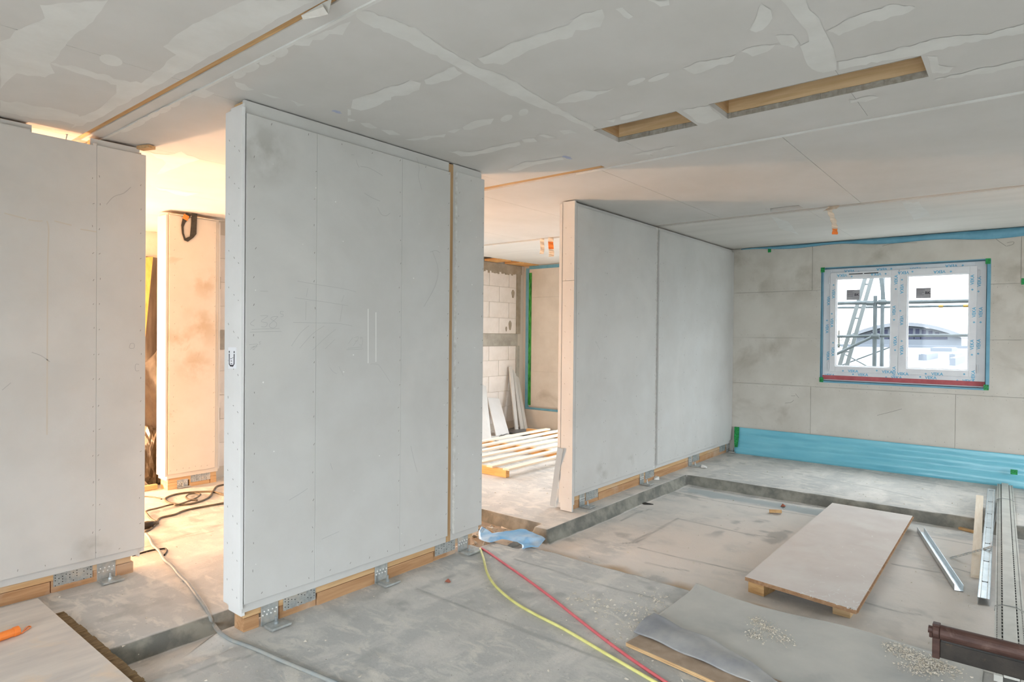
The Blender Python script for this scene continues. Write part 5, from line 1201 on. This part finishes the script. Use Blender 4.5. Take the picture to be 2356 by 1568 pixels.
tag(obj('green_tape', MB().prism([onX(1690, 981, XF - 0.03), onX(1701, 982, XF - 0.03), onX(1700, 1005, XF - 0.06), onX(1697, 1028, XF - 0.10), onX(1690, 1028, XF - 0.10), onX(1689, 1005, XF - 0.06)], (-0.003, 0, 0)), GREEN), 'green tape strip fixing the end of the blue skirting foil in the corner', 'tape')

# sticker on the end board of the centre partition
def e(x, y): return onX(515 + x * 45 / 1008, 790 + y * 70 / 1568, 1.630)
stk = obj('sticker', MB().prism([e(235, 190), e(650, 190), e(650, 1290), e(235, 1290)], (-0.0008, 0, 0)), WHITE, wc)
mb = MB()
def eq(pts): mb.prism([e(*p) - np.array([0.001, 0, 0]) for p in pts], (-0.0004, 0, 0))
eq([(270, 375), (315, 375), (315, 470), (270, 470)]); eq([(520, 385), (562, 385), (562, 490), (520, 490)])
eq([(270, 515), (310, 515), (305, 1000), (275, 1060)]); eq([(520, 535), (562, 535), (555, 1060), (515, 1010)])
eq([(275, 1060), (305, 1000), (330, 1090), (500, 1095), (515, 1010), (555, 1060), (480, 1190), (340, 1175)])
eq([(375, 875), (430, 875), (430, 915), (375, 915)]); eq([(365, 1010), (440, 1010), (440, 1040), (365, 1040)]); eq([(340, 760), (440, 760), (440, 785), (340, 785)]); eq([(450, 715), (490, 715), (490, 740), (450, 740)])
obj('sticker_print', mb, INK, stk)

# ------------------------------------------------------------------ hanging from the ceiling
def ribbon(name, pts, w, m, label, cat, tipcol=None):
    P = [Vector(p) for p in pts]; root = thing(name, tuple(pts[-1]), label, cat); k = len(P)
    def strip(Q, mat_, nm):
        mb = MB(); vs = []
        for i, p in enumerate(Q):
            a = 0.35 * math.sin(i * 1.3); sdv = Vector((math.sin(YAW + a), -math.cos(YAW + a), 0)) * (w / 2); vs += [p - sdv, p + sdv]
        mb.add(vs, [(2 * i, 2 * i + 1, 2 * i + 3, 2 * i + 2) for i in range(len(Q) - 1)])
        o = obj(nm, mb, mat_, root); mm = o.modifiers.new('thick', 'SOLIDIFY'); mm.thickness = 0.003
    S = spline(pts, 5)
    if tipcol is None: strip(S, m, 'band')
    else:
        a, b = tipcol; n = len(S); i, j = int(a * (n - 1)), int(b * (n - 1))
        if i > 0: strip(S[:i + 1], m, 'band')
        strip(S[i:j + 1], ORANGE, 'orange_mark')
        if j < n - 1: strip(S[j:], m, 'band_end')
    return root
ribbon('hanging_strap', [onX(u, v, 6.285) for u, v in ((1912, 474), (1909, 484), (1914, 497), (1919, 512), (1921, 526), (1921, 539))], 0.05, CLOTH, 'pale fabric strap with an orange tip hanging from the ceiling joint', 'strap', (0.8, 1.0))
obj('crumpled_top', MB().add([onX(1893, 486, 6.28), onX(1912, 473, 6.285), onX(1935, 470, 6.29), onX(1925, 480, 6.26), onX(1905, 482, 6.25)], [(0, 1, 4), (1, 2, 3), (1, 3, 4)]), CLOTH, bpy.data.objects['hanging_strap'])
ribbon('hanging_band', [onX(u, v, 6.285) for u, v in ((1248, 546), (1247, 556), (1248, 570), (1246, 584))], 0.05, CLOTH, 'plain cream fabric band hanging in the back room, left of the marked one', 'band')
ribbon('marked_band', [onX(u, v, 6.285) for u, v in ((1268, 543), (1267, 556), (1268, 570), (1269, 583), (1268, 590))], 0.065, CLOTH, 'cream fabric band with an orange mark hanging in the back room', 'band', (0.28, 0.55))
cpp = lambda p: (660 + p[0] * 240 / 2356, p[1] * 240 / 2356)
Z = CEIL_Z
pp = [onZ(*cpp((330, 345)), Z - 0.004), onZ(*cpp((800, 80)), Z - 0.002), onZ(*cpp((1015, -20)), Z - 0.002), onZ(*cpp((940, 325)), Z - 0.075), onZ(*cpp((740, 370)), Z - 0.045), onZ(*cpp((370, 440)), Z - 0.02), onZ(*cpp((830, 160)), Z - 0.05)]
o = leaf('paper_scrap', MB().add(pp, [(0, 1, 6), (0, 6, 4, 5), (6, 3, 4), (1, 2, 3), (1, 3, 6)]), PAPER, 'torn white paper scrap hanging out of the ceiling slot at the top', 'paper')
mm = o.modifiers.new('thick', 'SOLIDIFY'); mm.thickness = 0.0015
# short batten lit through the slot above the left partition end
leaf('wood_wedge', MB().bar(onZ(322, 341, 2.735), onZ(350, 338, 2.735), 0.05, 0.02), SPRUCE_X, 'small wood wedge between ceiling and the end of the left partition', 'wedge')

# ------------------------------------------------------------------ outside the window
GZ = -6.0
tag(obj('ground', MB().box(-150, 420, -260, 200, GZ - 0.2, GZ), SNOW), kind='structure')
XO = 9.75
scf = thing('scaffold', (XO, 1.2, GZ), 'grey tube scaffold standing outside the window', 'scaffold')
def tubeX(nm, a, b, r, parent, m=SCAF, x=XO, x2=None): return obj(nm, MB().tube([onX(*a, x), onX(*b, x2 or x)], r, 10), m, parent)
for (u, v), r in (((2014, 680), 0.026), ((2032, 600), 0.026)):
    p = onX(u, v, XO + (0.0 if v > 650 else 0.7)); obj('standard', MB().tube([(p[0], p[1], GZ), tuple(p)], r, 10), SCAF, scf)
for v0, v1, r, xo in ((698, 691, 0.026, XO), (708, 702, 0.018, XO + 0.7), (774, 770, 0.020, XO + 0.05)):
    a, b = onX(1880, v0, xo), onX(2290, v1, xo); dd = b - a; o = obj('ledger', MB().tube([a - dd * 0.6, b + dd * 0.8], r, 10), SCAF, scf)
    if r == 0.018:
        for u in (2165, 2222):
            c = onX(u, v0 + (v1 - v0) * (u - 1880) / 410, xo); obj('band', MB().tube([c - dd * 0.012, c + dd * 0.012], r + 0.004, 10), YEL, o)
tubeX('brace', (1900, 826), (2012, 772), 0.020, scf)
tubeX('brace', (1930, 842), (2070, 790), 0.010, scf, x=XO + 0.7)
tubeX('brace', (1945, 815), (2010, 850), 0.010, scf, LADDER, x=XO + 0.5)
for u, v in ((2003, 697), (2030, 695), (2014, 773)): obj('coupler', MB().tube([onX(u - 9, v, XO), onX(u + 9, v, XO)], 0.036, 8), SCAF, scf)
obj('toe_plank', MB().prism([onX(2017, 600, XO + 0.3), onX(2030, 600, XO + 0.3), onX(2037, 692, XO + 0.3), onX(2029, 692, XO + 0.3)], (0.03, 0, 0)), SCAF, scf)
ldr = thing('ladder', (XO + 0.4, 2.0, GZ), 'pale aluminium ladder leaning on the scaffold outside', 'ladder')
r0 = [onX(2002, 600, XO + 0.35), onX(1929, 850, XO + 0.35)]; r1 = [onX(2017, 600, XO + 0.35), onX(1946, 850, XO + 0.35)]
for a, b in (r0, r1):
    d_ = (b - a); tt = (GZ - a[2]) / d_[2]; obj('rail', MB().bar(a - d_ * 0.2, a + d_ * tt, 0.03, 0.05), LADDER, ldr)
for k in range(14):
    f = -0.1 + 0.155 * k; a = r0[0] + (r0[1] - r0[0]) * f; b = r1[0] + (r1[1] - r1[0]) * f; obj('rung', MB().tube([a, b], 0.013, 8), LADDER, ldr)
# low white-roofed building and arched hall, placed by the usual size of such buildings
RZ = 0.35
def onR(u, v): return onZ(u, v, RZ)
fr_ = thing('flat_roof_building', (60, 5, GZ), 'low building with a wide white flat roof below the window', 'building')
xa_, xb_ = 24.0, 104.0
obj('walls', MB().box(xa_, xb_, -16, 24, GZ, RZ - 0.3), ROOFW, fr_); obj('roof', MB().box(xa_ - 0.4, xb_ + 0.4, -16.4, 24.4, RZ - 0.3, RZ), ROOFW, fr_)
obj('parapet', MB().box(xb_ - 0.4, xb_ + 0.4, -16.4, 24.4, RZ, RZ + 0.35), HALLM, fr_)
for u0, v0, u1, v1 in ((2132, 820, 2158, 829), (2190, 800, 2208, 809), (2197, 818, 2221, 828), (2198, 828, 2222, 841)):
    a, b = onR(u0, v1), onR(u1, v0); x0, x1 = sorted((a[0], b[0])); y0, y1 = sorted((a[1], b[1]))
    o = obj('skylight', MB().box(x0, min(x1, x0 + 6), y0, y1, RZ, RZ + 0.35), HALLM, fr_); obj('pane', MB().box(x0 + .1, min(x1, x0 + 6) - .1, y0 + .1, y1 - .1, RZ + 0.35, RZ + 0.38), ROOFW, o)
XH = 112.0
hl = thing('arched_hall', (XH + 8, 14, GZ), 'distant hall with a curved white roof and a row of tall windows', 'building')
hy0, hz0 = yz(2212, 772, XH); hy1, _ = yz(1962, 768, XH); hc, hzt = yz(2082, 745, XH)
def arch(y, top=hzt, base=hz0): 
    f = (y - (hy0 + hy1) / 2) / ((hy1 - hy0) / 2); return base + (top - base) * (1 - f * f)
N_ = 24; yy_ = [hy0 + (hy1 - hy0) * k / N_ for k in range(N_ + 1)]
obj('gable_wall', MB().prism([(XH, y, arch(y) - 0.35) for y in yy_] + [(XH, hy1, GZ), (XH, hy0, GZ)], (16, 0, 0)), HALLM, hl)
mb = MB()
for a, b in zip(yy_[:-1], yy_[1:]): mb.prism([(XH - 0.8, a, arch(a) - 0.3), (XH - 0.8, b, arch(b) - 0.3), (XH - 0.8, b, arch(b) + 0.25), (XH - 0.8, a, arch(a) + 0.25)], (17.5, 0, 0))
obj('curved_roof', mb, ROOFW, hl)
nw = 13
for k in range(nw):
    yc = hy0 + (hy1 - hy0) * (0.12 + 0.76 * (k + 0.5) / nw); h = arch(yc) - 0.55
    if h - hz0 < 0.25: continue
    w = (hy1 - hy0) * 0.76 / nw * 0.40
    f_ = obj('window', MB().box(XH - 0.06, XH + 0.02, yc - w, yc + w, hz0 + 0.15, h), ROOFW, hl); obj('pane', MB().box(XH - 0.09, XH - 0.05, yc - w * .82, yc + w * .82, hz0 + 0.22, h - 0.07), HALLG, f_)
for k in range(nw):
    yc = hy0 + (hy1 - hy0) * (0.12 + 0.76 * (k + 0.5) / nw); obj('low_window', MB().box(XH - 0.06, XH + 0.02, yc - 0.45, yc + 0.45, hz0 - 0.55, hz0 - 0.15), HALLG, hl)
def bare_tree(x, y, h, seed, label, m=TREE):
    rr = random.Random(seed); t = thing('bare_tree', (x, y, GZ), label, 'tree', 'trees behind the hall'); mb = MB(); tips = [(Vector((x, y, GZ)), Vector((0, 0, 1)), h * 0.42, 0.22)]
    tr = MB().tube([(x, y, GZ), (x, y, GZ + h * 0.45)], 0.2, 6); obj('trunk', tr, m, t)
    cur = [(Vector((x, y, GZ + h * 0.38)), Vector((0, 0, 1)), h * 0.22, 0.11)]
    for lev in range(4):
        nx = []
        for p, d, L, r in cur:
            for k in range(4 if lev < 3 else 3):
                dd = (d + Vector((rr.gauss(0, .55), rr.gauss(0, .55), rr.gauss(0.1, .3)))).normalized(); q = p + dd * L * rr.uniform(.7, 1.1)
                mb.tube([p, q], r, 3, cap=False, rr=[r, r * 0.55]); nx.append((q, dd, L * 0.68, r * 0.55))
        cur = nx
    obj('branches', mb, m, t); return t
for k, (u, lab) in enumerate(((1935, 'bare tree left of the arched hall, seen through the ladder'), (1972, 'bare tree just left of the curved hall roof'), (2150, 'bare tree above the right half of the hall roof'), (2182, 'bare tree behind the right end of the hall roof'), (2214, 'tall bare tree at the right edge of the window pane'))):
    p = onX(u, 765, 150 + 6 * k); bare_tree(float(p[0]), float(p[1]), 11.2 + (1.4 if k == 4 else 0.4 * math.sin(k * 2)), k, lab)
def conifer(x, y, h, label):
    t = thing('conifer', (x, y, GZ), label, 'tree', 'conifers outside'); obj('trunk', MB().tube([(x, y, GZ), (x, y, GZ + h)], 0.12, 6), TREE, t); mb = MB(); rr = random.Random(int(x))
    for k in range(220):
        f = rr.random() ** 0.8; z = GZ + h * (0.15 + 0.85 * f); L = (1.02 - f) * h * 0.22 * rr.uniform(.6, 1.1); a = rr.uniform(0, 6.28)
        c = Vector((x, y, z)); d = Vector((math.cos(a), math.sin(a), -0.25)); s = Vector((-d.y, d.x, 0)) * L * 0.22
        mb.add([c, c + d * L * .6 + s, c + d * L, c + d * L * .6 - s], [(0, 1, 2, 3)])
    obj('foliage', mb, CONIF, t); return t
p = onX(1930, 770, 90); conifer(float(p[0]), float(p[1]), 8.6, 'grey-green conifer at the left edge of the window view')
p = onX(1958, 790, 60); conifer(float(p[0]), float(p[1]), 6.6, 'small conifer behind the scaffold brace')
